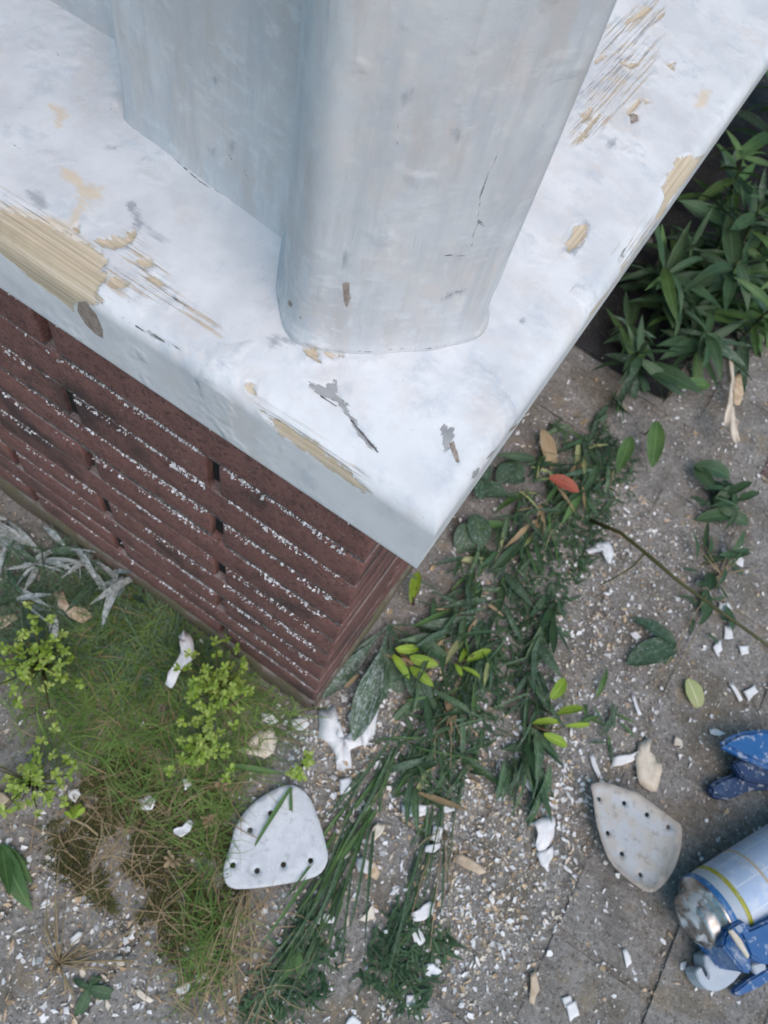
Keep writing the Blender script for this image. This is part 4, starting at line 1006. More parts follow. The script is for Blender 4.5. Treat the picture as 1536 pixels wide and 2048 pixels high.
# ------------------------------------------------------------------ grass, moss: uncountable
SHEET1 = np.array([P(*q)[:2] for q in ((580, 1560), (640, 1600), (665, 1720), (640, 1770), (500, 1795), (440, 1790), (440, 1720), (470, 1640), (520, 1585))])
def off_sheet(r):
    return r[poly_sd(r[:, 0], r[:, 1], SHEET1) < -.006]
def ribbons(name, roots, az, length, pitch, width, mat, seg=4, droop=1.2):
    n = len(roots); t = np.linspace(0, 1, seg + 1)
    ang = pitch[:, None] - droop * t[None, :] * (0.5 + rng.random(n))[:, None]
    ds = length[:, None] / seg
    h = np.concatenate([np.zeros((n, 1)), np.cumsum(np.cos(ang[:, :-1]) * ds, 1)], 1)
    v = np.concatenate([np.zeros((n, 1)), np.cumsum(np.sin(ang[:, :-1]) * ds, 1)], 1)
    v = np.maximum(v, -roots[:, 2:3] + 0.001)
    bend = (rng.random(n) - .5)[:, None] * 1.2 * t[None, :] ** 2
    A = az[:, None] + bend
    cx = roots[:, 0:1] + np.cos(A) * h; cy = roots[:, 1:2] + np.sin(A) * h; cz = roots[:, 2:3] + v
    wd = width[:, None] * (1 - 0.85 * t[None, :] ** 1.5) / 2
    ox, oy = -np.sin(A) * wd, np.cos(A) * wd
    L = np.stack([cx - ox, cy - oy, cz], -1); R = np.stack([cx + ox, cy + oy, cz], -1)
    V = np.stack([L, R], 2).reshape(n, -1, 3)
    k = 2 * (seg + 1); f = []
    for i in range(seg): f.append((2 * i, 2 * i + 1, 2 * i + 3, 2 * i + 2))
    F = (np.arange(n)[:, None, None] * k + np.array(f)[None]).reshape(-1, 4)
    me = mesh_np(name, V.reshape(-1, 3), F)
    uv = np.tile(np.stack([np.repeat(t, 2), np.tile([0.2, 0.8], seg + 1)], -1), (n, 1)); set_uv(me, uv)
    o = link(name, me, mat); tag(o, kind='stuff'); return o
def scatter_px(n, poly, z=0.001, soft=0):
    """random ground points inside a photo polygon (as a ground polygon)"""
    g = np.array([P(*p, z)[:2] for p in poly]); lo, hi = g.min(0), g.max(0); out = []
    while len(out) < n:
        c = lo + rng.random((n * 3, 2)) * (hi - lo); s = poly_sd(c[:, 0], c[:, 1], g)
        out += [tuple(q) for q in c[s > (-soft * rng.random(len(c)))]]
    o = np.array(out[:n]); return np.concatenate([o, np.full((n, 1), z)], 1)
G1 = [(100, 1280), (260, 1240), (420, 1290), (540, 1390), (570, 1450), (530, 1520), (470, 1600), (400, 1640), (300, 1600), (180, 1560), (110, 1500), (90, 1400)]
r = scatter_px(2300, G1, .001, .06); r = off_sheet(r); n = len(r)
o = ribbons('fine_grass', r, rng.random(n) * 6.28, .018 + .040 * rng.random(n), .1 + .8 * rng.random(n), .0005 + .0010 * rng.random(n) ** 2, M_GRASS, 5, 1.6)
tag(o, 'fine thread like green grass in front of the brick wall', 'grass')
r = scatter_px(1100, [(0, 1130), (120, 1100), (300, 1180), (420, 1300), (380, 1400), (200, 1330), (0, 1330)], .001, .01); n = len(r)
o = ribbons('fine_grass', r, rng.random(n) * 6.28, .02 + .04 * rng.random(n), .1 + .8 * rng.random(n), .0006 + .0008 * rng.random(n), M_GRASS_DUST, 4, 1.4)
tag(o, 'dusty fine grass at the foot of the brick wall', 'grass')
G2 = [(180, 1560), (330, 1500), (470, 1600), (460, 1700), (440, 1800), (420, 1900), (340, 1900), (300, 1830), (180, 1800), (130, 1730), (120, 1620)]
r = scatter_px(9000, G2, .0005, .02); n = len(r)
nz = n1(r[:, 0], r[:, 1], 45, 4, 77); keep = nz > .455; r = r[keep]; n = len(r)
o = ribbons('moss', r, rng.random(n) * 6.28, .004 + .007 * rng.random(n), .4 + 1.0 * rng.random(n), .0009 + .0008 * rng.random(n), M_MOSS, 2, .8)
tag(o, 'brown green moss cover in the lower left', 'moss')
r = scatter_px(520, [(420, 1640), (480, 1600), (460, 1900), (400, 2000), (360, 1900), (400, 1760)], .001, .01); r = off_sheet(r); n = len(r)
o = ribbons('fine_grass', r, rng.random(n) * 6.28, .015 + .03 * rng.random(n), .2 + .9 * rng.random(n), .0006 + .0006 * rng.random(n), M_GRASS, 4, 1.4)
tag(o, 'fine grass left of the nearer sanding sheet', 'grass')
rr = np.concatenate([scatter_px(260, G1, .001, .04), scatter_px(420, G2, .001, .04), scatter_px(160, [(430, 1780), (520, 1780), (520, 2040), (360, 2040)], .001, .02)]); rr = off_sheet(rr); n = len(rr)
o = ribbons('dead_grass', rr, rng.random(n) * 6.28, .02 + .045 * rng.random(n), .0 + .6 * rng.random(n), .0005 + .0007 * rng.random(n), M_STRAW, 4, 1.0)
tag(o, 'dead tan grass strands through the green grass and moss', 'dead grass')
# clover-like small green cover between the grass strands
G3 = [(560, 1880), (640, 1840), (660, 1950), (560, 2040), (480, 2040)]
G4 = [(760, 1850), (860, 1840), (880, 1950), (800, 2010), (730, 1960)]
G5 = [(860, 1380), (1000, 1300), (1120, 1020), (1200, 860), (1240, 880), (1180, 1060), (1110, 1250), (1000, 1400), (900, 1560), (840, 1600)]
rr = np.concatenate([scatter_px(240, G3, .001, .05), scatter_px(300, G4, .001, .04), scatter_px(1300, G5, .001, .03)]); n = len(rr)
o = ribbons('ground_cover', rr, rng.random(n) * 6.28, .006 + .014 * rng.random(n), .1 + .9 * rng.random(n), .0018 + .0022 * rng.random(n), M_LEAF, 3, .9)
tag(o, 'dark low leafy ground cover in the weed strip', 'ground cover')

# ------------------------------------------------------------------ paint chips and shavings
def chip_soup(name, pts, size, mat, flat=0.35, kind='stuff', label=None, cat=None):
    n = len(pts); k = 6
    a = np.sort(rng.random((n, k)), 1) * 6.283 * 0.35 + np.arange(k)[None] * 6.283 / k
    rad = size[:, None] * (0.35 + 0.75 * rng.random((n, k)))
    asp = (0.2 + 0.8 * rng.random(n))[:, None]
    x = np.cos(a) * rad; y = np.sin(a) * rad * asp
    th = rng.random(n) * 6.283; c, s = np.cos(th)[:, None], np.sin(th)[:, None]
    X = x * c - y * s; Y = x * s + y * c
    tx, ty = (rng.random(n) - .5)[:, None] * flat * 2, (rng.random(n) - .5)[:, None] * flat * 2
    Z = X * tx + Y * ty; Z = Z - Z.min(1, keepdims=True) * 0.8
    thick = (size * 0.10 + 0.0002)[:, None]
    top = np.stack([X + pts[:, 0:1], Y + pts[:, 1:2], Z + pts[:, 2:3] + thick], -1)
    bot = np.stack([X * .92 + pts[:, 0:1], Y * .92 + pts[:, 1:2], Z + pts[:, 2:3] - 0.0004], -1)
    V = np.concatenate([top, bot], 1).reshape(-1, 3)
    f = [(0, 1, 2, 3), (0, 3, 4, 5)] + [(j + k, (j + 1) % k + k, (j + 1) % k, j) for j in range(k)]
    F = (np.arange(n)[:, None, None] * 2 * k + np.array(f)[None]).reshape(-1, 4)
    o = link(name, mesh_np(name, V, F, False), mat); tag(o, label, cat, None, kind); return o
def house_free(p):
    ok = ~((p[:, 0] < XW + .004) & (p[:, 1] > YW - .006)); return p[ok]
ALLG = [(-120, 960), (400, 1250), (620, 1420), (760, 1300), (880, 1120), (1030, 900), (1160, 760), (1400, 760), (1660, 760), (1680, 2150), (-120, 2150)]
DENSE = [(560, 1430), (760, 1500), (1000, 1380), (1120, 1180), (1180, 960), (1300, 1000), (1280, 1300), (1180, 1500), (1150, 1800), (1000, 1960), (700, 1930), (640, 1760), (700, 1600)]
LOWL = [(0, 1650), (160, 1650), (350, 1880), (500, 1960), (700, 1900), (900, 2048), (0, 2048)]
SHAV = [(640, 1440), (1000, 1420), (1080, 1560), (1060, 1820), (860, 1900), (680, 1820), (700, 1600)]
for nm, mat, lab, cnt, smin, smax in (('paint_crumbs', M_FL_WHITE, 'fine white paint crumbs scattered over the paving', (5600, 3400, 3200, 1600), .0006, .0042),
                                ('cream_crumbs', M_FL_CREAM, 'fine cream paint crumbs scattered over the paving', (2600, 2400, 2200, 1300), .0006, .0032),
                                ('wood_crumbs', M_FL_WOOD, 'tan wood crumbs among the paint chips', (1600, 1300, 1300, 1500), .0006, .0040),
                                ('pale_grit', M_FL_PALE, 'pale mineral grit on the paving', (9000, 1800, 1500, 200), .0005, .0016),
                                ('grit', M_FL_GREY, 'grey grit on the paving', (5200, 900, 1000, 200), .0006, .0020)):
    p = np.concatenate([scatter_px(c, q, -.0006, .09) for c, q in zip(cnt, (ALLG, DENSE, LOWL, SHAV))]); p = house_free(p)
    sz = smin + (smax - smin) * rng.random(len(p)) ** 3.2
    chip_soup(nm, p, sz, mat, .6, 'stuff', lab, 'debris')
# crumbs caught on the brick ledges
P_ = []
for k in range(1, 12):
    z = ZB - k * PITCH + BH / 2 + .0006
    m = 2000; kf = (0, .25, .7, .6, 1.15, 1.0, .55, .8, .5, .75, .45, .9, .6)[k]
    x = XW - .012 - np.abs(rng.random(m)) ** 1.0 * .42
    dens = 0.25 + 0.9 * np.exp(-((x - (XW - .07)) / .09) ** 2) * (1.0 if k in (2, 3, 4, 5, 6, 7) else .6)
    dens = dens * kf * (0.35 + 1.2 * (n1(x, np.full(m, k * 1.7), 22, 3, 8) > .5))
    keep = rng.random(m) < dens
    x = x[keep]
    for c in PERP.get(k, []) + PERP.get(k - 1, []): x = x[np.abs(x - XW - c) > .0075]
    if k % 2 == 0 or True:
        y = YW - .0004 + rng.random(len(x)) ** 1.2 * .0058
    P_.append(np.stack([x, y, np.full(len(x), z)], -1))
    # chalky splashes clinging to the face just below the ledge
    m2 = int((170 if 3 <= k <= 8 else 40) * kf) + 4; x2 = XW - .012 - rng.random(m2) ** 1.5 * .30
    x2 = x2[(n1(x2, np.full(m2, k * 3.1), 30, 3, 18) > .47)]
    for c in PERP.get(k, []): x2 = x2[np.abs(x2 - XW - c) > .0075]
    P_.append(np.stack([x2, YW - .0009 - .0004 * rng.random(len(x2)), z - .0006 - .0030 * rng.random(len(x2)) ** 1.8], -1))
P_ = np.concatenate(P_)
o = chip_soup('ledge_crumbs', P_, .0005 + .0013 * rng.random(len(P_)) ** 2.2, M_FL_WHITE, .5, 'stuff'); o.parent = wall; o.location = (-XW, -YW, 0); 
for kk in ('label', 'category'):
    if kk in o: del o[kk]

# individual flakes
def flake_mesh(outline, thick=.0007, curl=0.0, seed=0, crumple=.0):
    """outline: list of (x, y) about the origin; bent along its long axis"""
    p = np.array(outline, float); r = np.random.default_rng(seed)
    # refine the outline and ruffle it
    q = []
    for a, b in zip(p, np.roll(p, -1, 0)):
        q.append(a); q.append((a + b) / 2 + (r.random(2) - .5) * np.linalg.norm(b - a) * .16)
    q = np.array(q); n = len(q)
    c = q.mean(0); inner = c + (q - c) * .55
    pts = np.concatenate([q, inner, [c]])
    R = np.abs(pts).max() + 1e-6
    z = curl * ((pts[:, 1] / R) ** 2) * R + crumple * (r.random(len(pts)) - .5) * R
    z = z - z.min()
    top = np.column_stack([pts, z + thick]); bot = np.column_stack([pts * .97, z])
    V = np.concatenate([top, bot]); m = len(pts); F = []
    for i in range(n):
        j = (i + 1) % n
        F.append((i, j, n + j, n + i)); F.append((n + i, n + j, 2 * n))
        F.append((m + i, m + n + i, m + n + j, m + j)); F.append((m + n + i, m + 2 * n, m + n + j)); F.append((i, m + i, m + j, j))
    return mesh_np('paint_flake', V, F, True)
def blob_outline(L, Wd, k=7, seed=0):
    r = random.Random(seed); return [(L / 2 * math.cos(2 * math.pi * i / k) * r.uniform(.5, 1.2), Wd / 2 * math.sin(2 * math.pi * i / k) * r.uniform(.45, 1.25)) for i in range(k)]
def flake_px(lab, poly, mat, z=.001, curl=.15, crumple=.12, cat='paint flake', name='paint_flake', group=None):
    g = [P(*q, z) for q in poly]; c = sum(g, Vector((0, 0, 0))) / len(g)
    # local frame: long axis along X
    X_ = np.array([(q - c)[:2] for q in g]); u, s_, vt = np.linalg.svd(X_ - X_.mean(0)); ax = vt[0]
    ang = math.atan2(ax[1], ax[0]); R = Matrix.Rotation(-ang, 2)
    loc = [tuple(R @ Vector(q)) for q in X_]
    area = sum(a[0] * b[1] - b[0] * a[1] for a, b in zip(loc, loc[1:] + loc[:1]))
    if area < 0: loc = loc[::-1]
    o = link(name, flake_mesh(loc, .0008, curl, len(lab) + int(poly[0][0]), crumple), mat, None, c); o.rotation_euler = (random.uniform(-.12, .12), random.uniform(-.12, .12), ang)
    tag(o, lab, cat, group); return o
W_, C_, T_ = M_FL_WHITE, M_FL_CREAM, M_FL_WOOD
flake_px('large curled white paint strip leaning at the foot of the wall', [(368, 1262), (380, 1270), (388, 1290), (392, 1312), (380, 1326), (366, 1334), (352, 1362), (342, 1376), (330, 1368), (336, 1346), (354, 1322), (368, 1300), (372, 1284), (358, 1276)], W_, .026, .25, .08)
flake_px('large tan wood chip lying below the wall corner', [(468, 1500), (490, 1488), (520, 1462), (545, 1456), (556, 1478), (548, 1505), (530, 1518), (500, 1510)], C_, .002, .1, .1)
flake_px('large white paint sheet stuck below the brick corner', [(636, 1420), (668, 1412), (676, 1436), (672, 1470), (690, 1490), (712, 1490), (730, 1470), (752, 1400), (740, 1440), (736, 1490), (700, 1500), (704, 1536), (684, 1542), (674, 1540), (672, 1510), (660, 1490), (636, 1476)], W_, .001, .05, .05)
flake_px('torn white paint patch beside the dusty plantain leaf', [(716, 1400), (748, 1370), (756, 1420), (748, 1470), (726, 1500), (716, 1460)], W_, .002, .1, .1)
flake_px('white paint flake under the grass below the brick corner', [(678, 1560), (700, 1555), (712, 1566), (700, 1580), (680, 1590)], W_)
flake_px('round dusty white flake at the base of the brick corner', [(580, 1440), (605, 1436), (620, 1448), (606, 1462), (584, 1460)], W_)
flake_px('grey green dusty flake left of the brick corner base', [(522, 1426), (545, 1428), (558, 1446), (540, 1452), (524, 1440)], W_)
flake_px('biggest white paint flake left of the grey sanding sheet', [(1066, 1645), (1082, 1636), (1104, 1634), (1108, 1656), (1098, 1690), (1078, 1706), (1068, 1690), (1074, 1668)], W_, .002, .15, .2)
flake_px('pointed white paint flake just below the biggest one', [(1070, 1706), (1092, 1700), (1106, 1690), (1104, 1716), (1092, 1738), (1080, 1730)], W_, .002, .1, .1)
flake_px('notched cream paint flake above the grey sanding sheet', [(1276, 1486), (1292, 1475), (1304, 1480), (1300, 1504), (1312, 1524), (1320, 1532), (1316, 1560), (1308, 1584), (1294, 1582), (1276, 1568), (1270, 1540), (1268, 1516)], C_, .002, .2, .1)
flake_px('white paint flake touching the notched cream flake', [(1224, 1516), (1250, 1510), (1276, 1502), (1272, 1518), (1244, 1530), (1222, 1534)], W_, .0015, .2, .1)
flake_px('thin curled white strip left of the grey sanding sheet tip', [(1038, 1552), (1046, 1550), (1064, 1576), (1090, 1594), (1110, 1612), (1104, 1614), (1080, 1598), (1056, 1580)], W_, .002, .5, .1)
flake_px('small white strip standing above the grey sanding sheet', [(1178, 1510), (1186, 1506), (1200, 1550), (1194, 1556)], W_)
flake_px('large tan wood shaving right of the nearer sanding sheet', [(908, 1710), (918, 1706), (966, 1734), (972, 1746), (958, 1750), (912, 1726)], T_, .002, .2, .05, 'wood shaving', 'wood_shaving')
flake_px('split wood shaving beside the white flake in the grass', [(720, 1720), (740, 1715), (760, 1745), (752, 1760), (730, 1750)], T_, .002, .3, .1, 'wood shaving', 'wood_shaving')
flake_px('white folded flake beside the nearer sanding sheet', [(712, 1716), (730, 1714), (748, 1730), (740, 1750), (716, 1742)], W_, .003, .4, .3)
flake_px('curved white flake in the lower centre', [(820, 1826), (836, 1818), (858, 1802), (868, 1806), (866, 1824), (848, 1840), (826, 1842)], W_, .002, .3, .15)
flake_px('white flake below the nearer sanding sheet', [(630, 1836), (652, 1826), (672, 1836), (670, 1846), (636, 1848)], W_, .002, .2, .1)
flake_px('pale tan flake pointing up in the lower centre', [(716, 1840), (736, 1822), (746, 1806), (748, 1836), (732, 1844)], C_, .002, .2, .1)
flake_px('long white flake below the curved one', [(820, 1856), (838, 1856), (850, 1880), (842, 1894), (828, 1884)], W_, .002, .2, .1)
flake_px('angular white flake at the bottom centre', [(846, 1932), (866, 1926), (884, 1942), (872, 1952), (852, 1950)], W_, .002, .2, .1)
flake_px('square white flake at the bottom right of centre', [(812, 1990), (838, 1988), (842, 1998), (820, 2018), (810, 2012)], W_)
flake_px('pointed white flake at the bottom edge', [(690, 2048), (704, 2030), (722, 2044), (716, 2060), (692, 2060)], W_)
flake_px('white flake in the shavings by the weed strand', [(802, 1608), (830, 1606), (860, 1612), (856, 1628), (830, 1634), (804, 1630)], W_, .002, .3, .2)
flake_px('narrow white flake in the grass between the sheets', [(866, 1650), (884, 1656), (886, 1684), (872, 1690), (862, 1676)], W_, .003, .2, .1)
flake_px('white flake lying across the grass strand', [(850, 1692), (894, 1684), (892, 1694), (866, 1706), (848, 1704)], W_, .004, .2, .1)
flake_px('white flake at the end of the weed strand', [(880, 1610), (906, 1604), (910, 1622), (884, 1626)], W_)
flake_px('cream shaving arched over the grass', [(736, 1690), (760, 1672), (772, 1650), (756, 1645), (740, 1668)], C_, .004, .6, .1)
flake_px('white lumpy flake on the moss left of the nearer sheet', [(346, 1660), (364, 1654), (376, 1640), (388, 1644), (380, 1664), (362, 1676), (348, 1668)], W_, .006, .3, .3)
flake_px('white flake half sunk in the moss', [(276, 1600), (300, 1590), (312, 1600), (306, 1620), (280, 1618)], W_, .004, .2, .2)
flake_px('ribbed white flake at the lower left in the grass', [(136, 1582), (158, 1578), (162, 1590), (152, 1606), (140, 1600)], W_, .004, .2, .2)
flake_px('small white flake beside the fine grass', [(364, 1558), (378, 1556), (382, 1572), (370, 1582)], W_, .006, .2, .2)
flake_px('white flake at the lower left on grey paving', [(140, 1878), (158, 1862), (168, 1864), (158, 1884), (142, 1892)], W_)
flake_px('second white flake on the grey paving at the lower left', [(84, 1806), (98, 1794), (104, 1806), (92, 1816), (82, 1816)], W_)
flake_px('broad white flake at the bottom left of the trailing grass', [(350, 1978), (372, 1962), (382, 1966), (376, 1982), (360, 1992)], W_)
flake_px('long cream flake on the paving at the bottom left', [(268, 1980), (278, 1976), (308, 2000), (300, 2006), (276, 1992)], C_)
flake_px('white flake beside the small dark rosette', [(126, 2014), (138, 2012), (140, 2030), (128, 2028)], W_)
flake_px('cream flake with dry stalk at the lower left', [(228, 1916), (244, 1912), (250, 1930), (236, 1936)], C_)
flake_px('white shaving bar among the wood scraps left of the wall base', [(94, 1230), (112, 1228), (118, 1260), (114, 1284), (102, 1280)], W_, .006, .3, .1)
flake_px('crumpled tan wood shaving below the dusty weeds', [(110, 1190), (126, 1180), (136, 1210), (170, 1216), (188, 1236), (164, 1248), (140, 1236), (118, 1216)], T_, .006, .3, .3, 'wood shaving', 'wood_shaving')
flake_px('tan wood stick cut by the left edge', [(-20, 1240), (30, 1228), (38, 1238), (10, 1256), (-20, 1262)], T_, .004, .2, .05, 'wood shaving', 'wood_shaving')
flake_px('tan wood shaving at the lower left edge', [(-20, 1580), (10, 1586), (24, 1604), (8, 1612), (-20, 1606)], T_, .004, .2, .1, 'wood shaving', 'wood_shaving')
flake_px('long knobbly cream paint strip hanging by the right weeds', [(1452, 690), (1460, 690), (1462, 760), (1460, 820), (1470, 850), (1474, 888), (1462, 892), (1456, 866), (1442, 856), (1448, 810), (1452, 750)], C_, .03, .3, .1)
flake_px('tan wood flake beside the long cream strip', [(1466, 760), (1480, 738), (1486, 790), (1478, 812), (1464, 812)], T_, .02, .2, .05)
flake_px('oval white flake beside the dark weeds on the right paving', [(1464, 1108), (1476, 1102), (1486, 1122), (1484, 1136), (1470, 1130)], W_, .003, .2, .1)
flake_px('white flake in the joint at the right of the long stem', [(1436, 1208), (1456, 1204), (1464, 1218), (1450, 1230), (1434, 1222)], W_)
flake_px('upright white flake near the right edge', [(1448, 1252), (1460, 1250), (1464, 1278), (1446, 1280)], W_)
flake_px('white flake beside the two leaved weed', [(1258, 1266), (1272, 1262), (1282, 1276), (1270, 1282)], W_)
flake_px('white flake under the two leaved weed', [(1304, 1312), (1316, 1310), (1318, 1326), (1306, 1332)], W_)
flake_px('white flake pair near the right edge under the stem', [(1424, 1296), (1440, 1280), (1444, 1300), (1434, 1312)], W_)
flake_px('white flake near the right edge below the stem', [(1474, 1292), (1496, 1292), (1496, 1308), (1482, 1312)], W_)
flake_px('white flake beside the pale oval leaf', [(1484, 1384), (1508, 1370), (1516, 1384), (1496, 1404)], W_)
flake_px('thin white strip beside the flake at the right edge', [(1456, 1368), (1464, 1366), (1484, 1400), (1478, 1404)], W_)
flake_px('thin white sliver on the grey paving', [(1262, 1390), (1268, 1388), (1282, 1430), (1276, 1432)], W_)
flake_px('cream triangular flake on the right paving', [(1350, 1472), (1364, 1482), (1364, 1494), (1346, 1492)], C_)
flake_px('white flake beside the blue clamp handle', [(1418, 1458), (1432, 1458), (1450, 1468), (1440, 1472), (1420, 1468)], W_)
flake_px('ring shaped white paint curl on the joint', [(1170, 1100), (1190, 1086), (1216, 1088), (1226, 1110), (1220, 1130), (1214, 1128), (1216, 1106), (1204, 1094), (1188, 1096), (1178, 1108)], W_, .004, .2, .1)
flake_px('long white flake at the bottom right of the paving', [(1244, 1900), (1252, 1896), (1262, 1926), (1252, 1936)], W_)
flake_px('white flake on the paving above the spray can valve end', [(1360, 1925), (1372, 1922), (1370, 1940), (1360, 1940)], W_)
flake_px('pale tan splinter at the bottom right', [(1060, 1948), (1072, 1938), (1078, 1980), (1066, 2010), (1056, 2004)], T_, .002, .2, .1, 'wood shaving', 'wood_shaving')
flake_px('white broken flake at the bottom edge right of centre', [(1130, 2010), (1150, 2000), (1158, 2030), (1140, 2044)], W_)
flake_px('white flake left of the bottom edge flake', [(1122, 1996), (1140, 1990), (1146, 2012), (1130, 2016)], W_)
# the rest of the countable flakes
tmpl = [flake_mesh(blob_outline(1, random.uniform(.25, .8), random.choice((5, 6, 7, 8)), s), .05, random.uniform(0, .5), s, .16) for s in range(12)]
FLM = {}
cnt = 0
spots = np.concatenate([scatter_px(120, DENSE, .0004), scatter_px(90, LOWL, .0004), scatter_px(50, ALLG, .0004), scatter_px(50, SHAV, .0004)]); spots = house_free(spots)
for i, q in enumerate(spots[:290]):
    mt, nm, lab, grp = ((M_FL_WHITE, 'paint_flake', 'small white paint flake scattered on the ground', 'small white flakes'), (M_FL_WHITE, 'paint_flake', 'small white paint flake scattered on the ground', 'small white flakes'),
                   (M_FL_CREAM, 'paint_flake', 'small cream paint flake scattered on the ground', 'small cream flakes'), (M_FL_WOOD, 'wood_shaving', 'small tan wood shaving scattered on the ground', 'small wood shavings'))[int(rng.integers(0, 4))]
    k = int(rng.integers(0, 12)); key = (k, mt.name)
    if key not in FLM:
        me = tmpl[k].copy(); me.name = nm; me.materials.append(mt); FLM[key] = me
    o = bpy.data.objects.new(nm, FLM[key]); COL.objects.link(o)
    s = .005 + .0085 * rng.random() ** 1.8; o.scale = (s, s * (.7 if nm == 'paint_flake' else .45), s); o.location = q
    o.rotation_euler = ((rng.random() - .5) * .3, (rng.random() - .5) * .3, rng.random() * 6.28)
    tag(o, lab, 'paint flake' if nm == 'paint_flake' else 'wood shaving', grp)

# ------------------------------------------------------------------ sanding sheets
def sheet_material(name, edge, cen, dusty):
    m, n, b = mat_new(name, 0.9); o = objcoord(n); g = N(n, 'ShaderNodeNewGeometry').outputs['Position']
    f = mrange(n, attr(n, 'rim'), 0.2, 1.0)
    base = mix(n, f, edge, cen)
    base = mix(n, math_(n, 'MULTIPLY', mrange(n, noise(n, g, 55, 6, 0.7), .42, .60), .8), base, dusty)
    base = mix(n, math_(n, 'MULTIPLY', mrange(n, noise(n, g, 90, 5, .75), .54, .64), .45), base, tuple(x * .55 for x in edge))
    base = mix(n, math_(n, 'MULTIPLY', mrange(n, noise(n, g, 800, 3, .6), .5, .7), .25), base, (.42, .43, .44))
    n.links.new(base, b.inputs['Base Color']); bump(n, b, noise(n, g, 900, 3, .7), .5, .0006); return m
def sanding_sheet(lab, outline, holes, mat, z, hr, curl):
    c = sum((P(*q, z) for q in outline), Vector((0, 0, 0))) / len(outline)
    out = np.array([(P(*q, z) - c)[:2] for q in outline])
    # smooth the outline (one Chaikin pass)
    q = []
    for a, b in zip(out, np.roll(out, -1, 0)): q += [a * .75 + b * .25, a * .25 + b * .75]
    q = np.array(q)
    hs_ = [np.array((P(*h, z) - c)[:2]) for h in holes]
    pts = [tuple(p) for p in q]; loops = [list(range(len(q)))]
    for h in hs_:
        s0 = len(pts); pts += [(h[0] + hr * math.cos(t), h[1] - hr * math.sin(t)) for t in np.linspace(0, 2 * math.pi, 13)[:-1]]; loops.append(list(range(s0, len(pts))))
    lo, hi = q.min(0), q.max(0)
    for gx in np.arange(lo[0], hi[0], .005):
        for gy in np.arange(lo[1], hi[1], .005):
            g = np.array((gx, gy)) + (rng.random(2) - .5) * .001
            if poly_sd(np.array([g[0]]), np.array([g[1]]), q)[0] > .002 and all(np.hypot(*(g - h)) > hr + .0015 for h in hs_): pts.append(tuple(g))
    edges = [(l[i], l[(i + 1) % len(l)]) for l in loops for i in range(len(l))]
    r = geometry.delaunay_2d_cdt([Vector(p) for p in pts], edges, [], 0, 1e-7)
    vs = np.array([tuple(v) for v in r[0]]); tris = []
    for f in r[2]:
        m = vs[list(f)].mean(0)
        if poly_sd(np.array([m[0]]), np.array([m[1]]), q)[0] < 0: continue
        if any(np.hypot(*(m - h)) < hr * .97 for h in hs_): continue
        tris.append(tuple(f))
    sdv = poly_sd(vs[:, 0], vs[:, 1], q)
    zz = curl(vs, sdv) + (n1(vs[:, 0], vs[:, 1], 40, 2, 4) - .5) * .0016
    th = .0012; nv = len(vs)
    V = np.concatenate([np.column_stack([vs, zz + th]), np.column_stack([vs, zz])])
    F = []; cnt_ = {}
    for f in tris:
        a2 = (vs[f[1]] - vs[f[0]]); b2 = vs[f[2]] - vs[f[0]]
        if a2[0] * b2[1] - a2[1] * b2[0] < 0: f = f[::-1]
        F.append(f); F.append(tuple(nv + i for i in f[::-1]))
        for i in range(3): cnt_[(f[i], f[(i + 1) % 3])] = 1
    for (a, b) in list(cnt_):
        if (b, a) not in cnt_: F.append((a, nv + a, nv + b, b))
    me = mesh_np('sanding_sheet', V, F); set_attr(me, 'rim', np.concatenate([sdv, sdv]) * 1000 / 8)
    # sharp rim
    o = link('sanding_sheet', me, mat, None, c); tag(o, lab, 'sanding sheet'); return o
M_SH1 = sheet_material('sheet_white', (.62, .64, .66), (.70, .72, .75), (.58, .60, .63))
M_SH2 = sheet_material('sheet_grey', (.36, .33, .30), (.46, .49, .52), (.46, .43, .37))
sanding_sheet('white dusty iron shaped sanding sheet with round holes, nearer the wall', [(580, 1568), (606, 1580), (622, 1602), (640, 1650), (650, 1690), (656, 1716), (646, 1742), (625, 1757), (560, 1770), (500, 1778), (462, 1778), (448, 1762), (447, 1732), (462, 1690), (470, 1652), (500, 1610), (545, 1580)],
              [(541, 1627), (500, 1661), (466, 1731), (514, 1742), (566, 1730), (620, 1722)], M_SH1, .006, .0024, lambda v, s: .0035 + .002 * np.sin(v[:, 0] * 40))
z8 = lambda L: [(1000 + x / 2.739, 1300 + y / 2.739) for x, y in L]
sanding_sheet('grey worn iron shaped sanding sheet with curled edges beside the spray can', z8([(468, 745), (510, 731), (570, 735), (650, 765), (740, 795), (800, 840), (870, 895), (930, 940), (966, 965), (966, 1040), (950, 1130), (920, 1210), (880, 1270), (840, 1310), (790, 1334), (730, 1300), (650, 1240), (580, 1170), (540, 1080), (505, 960), (490, 860), (485, 800)]),
              z8([(530, 820), (668, 842), (793, 905), (906, 972), (580, 1005), (657, 1118), (758, 1233)]), M_SH2, .008, .0022, lambda v, s: .002 + .0075 * np.exp(-np.maximum(s, 0) / .006))

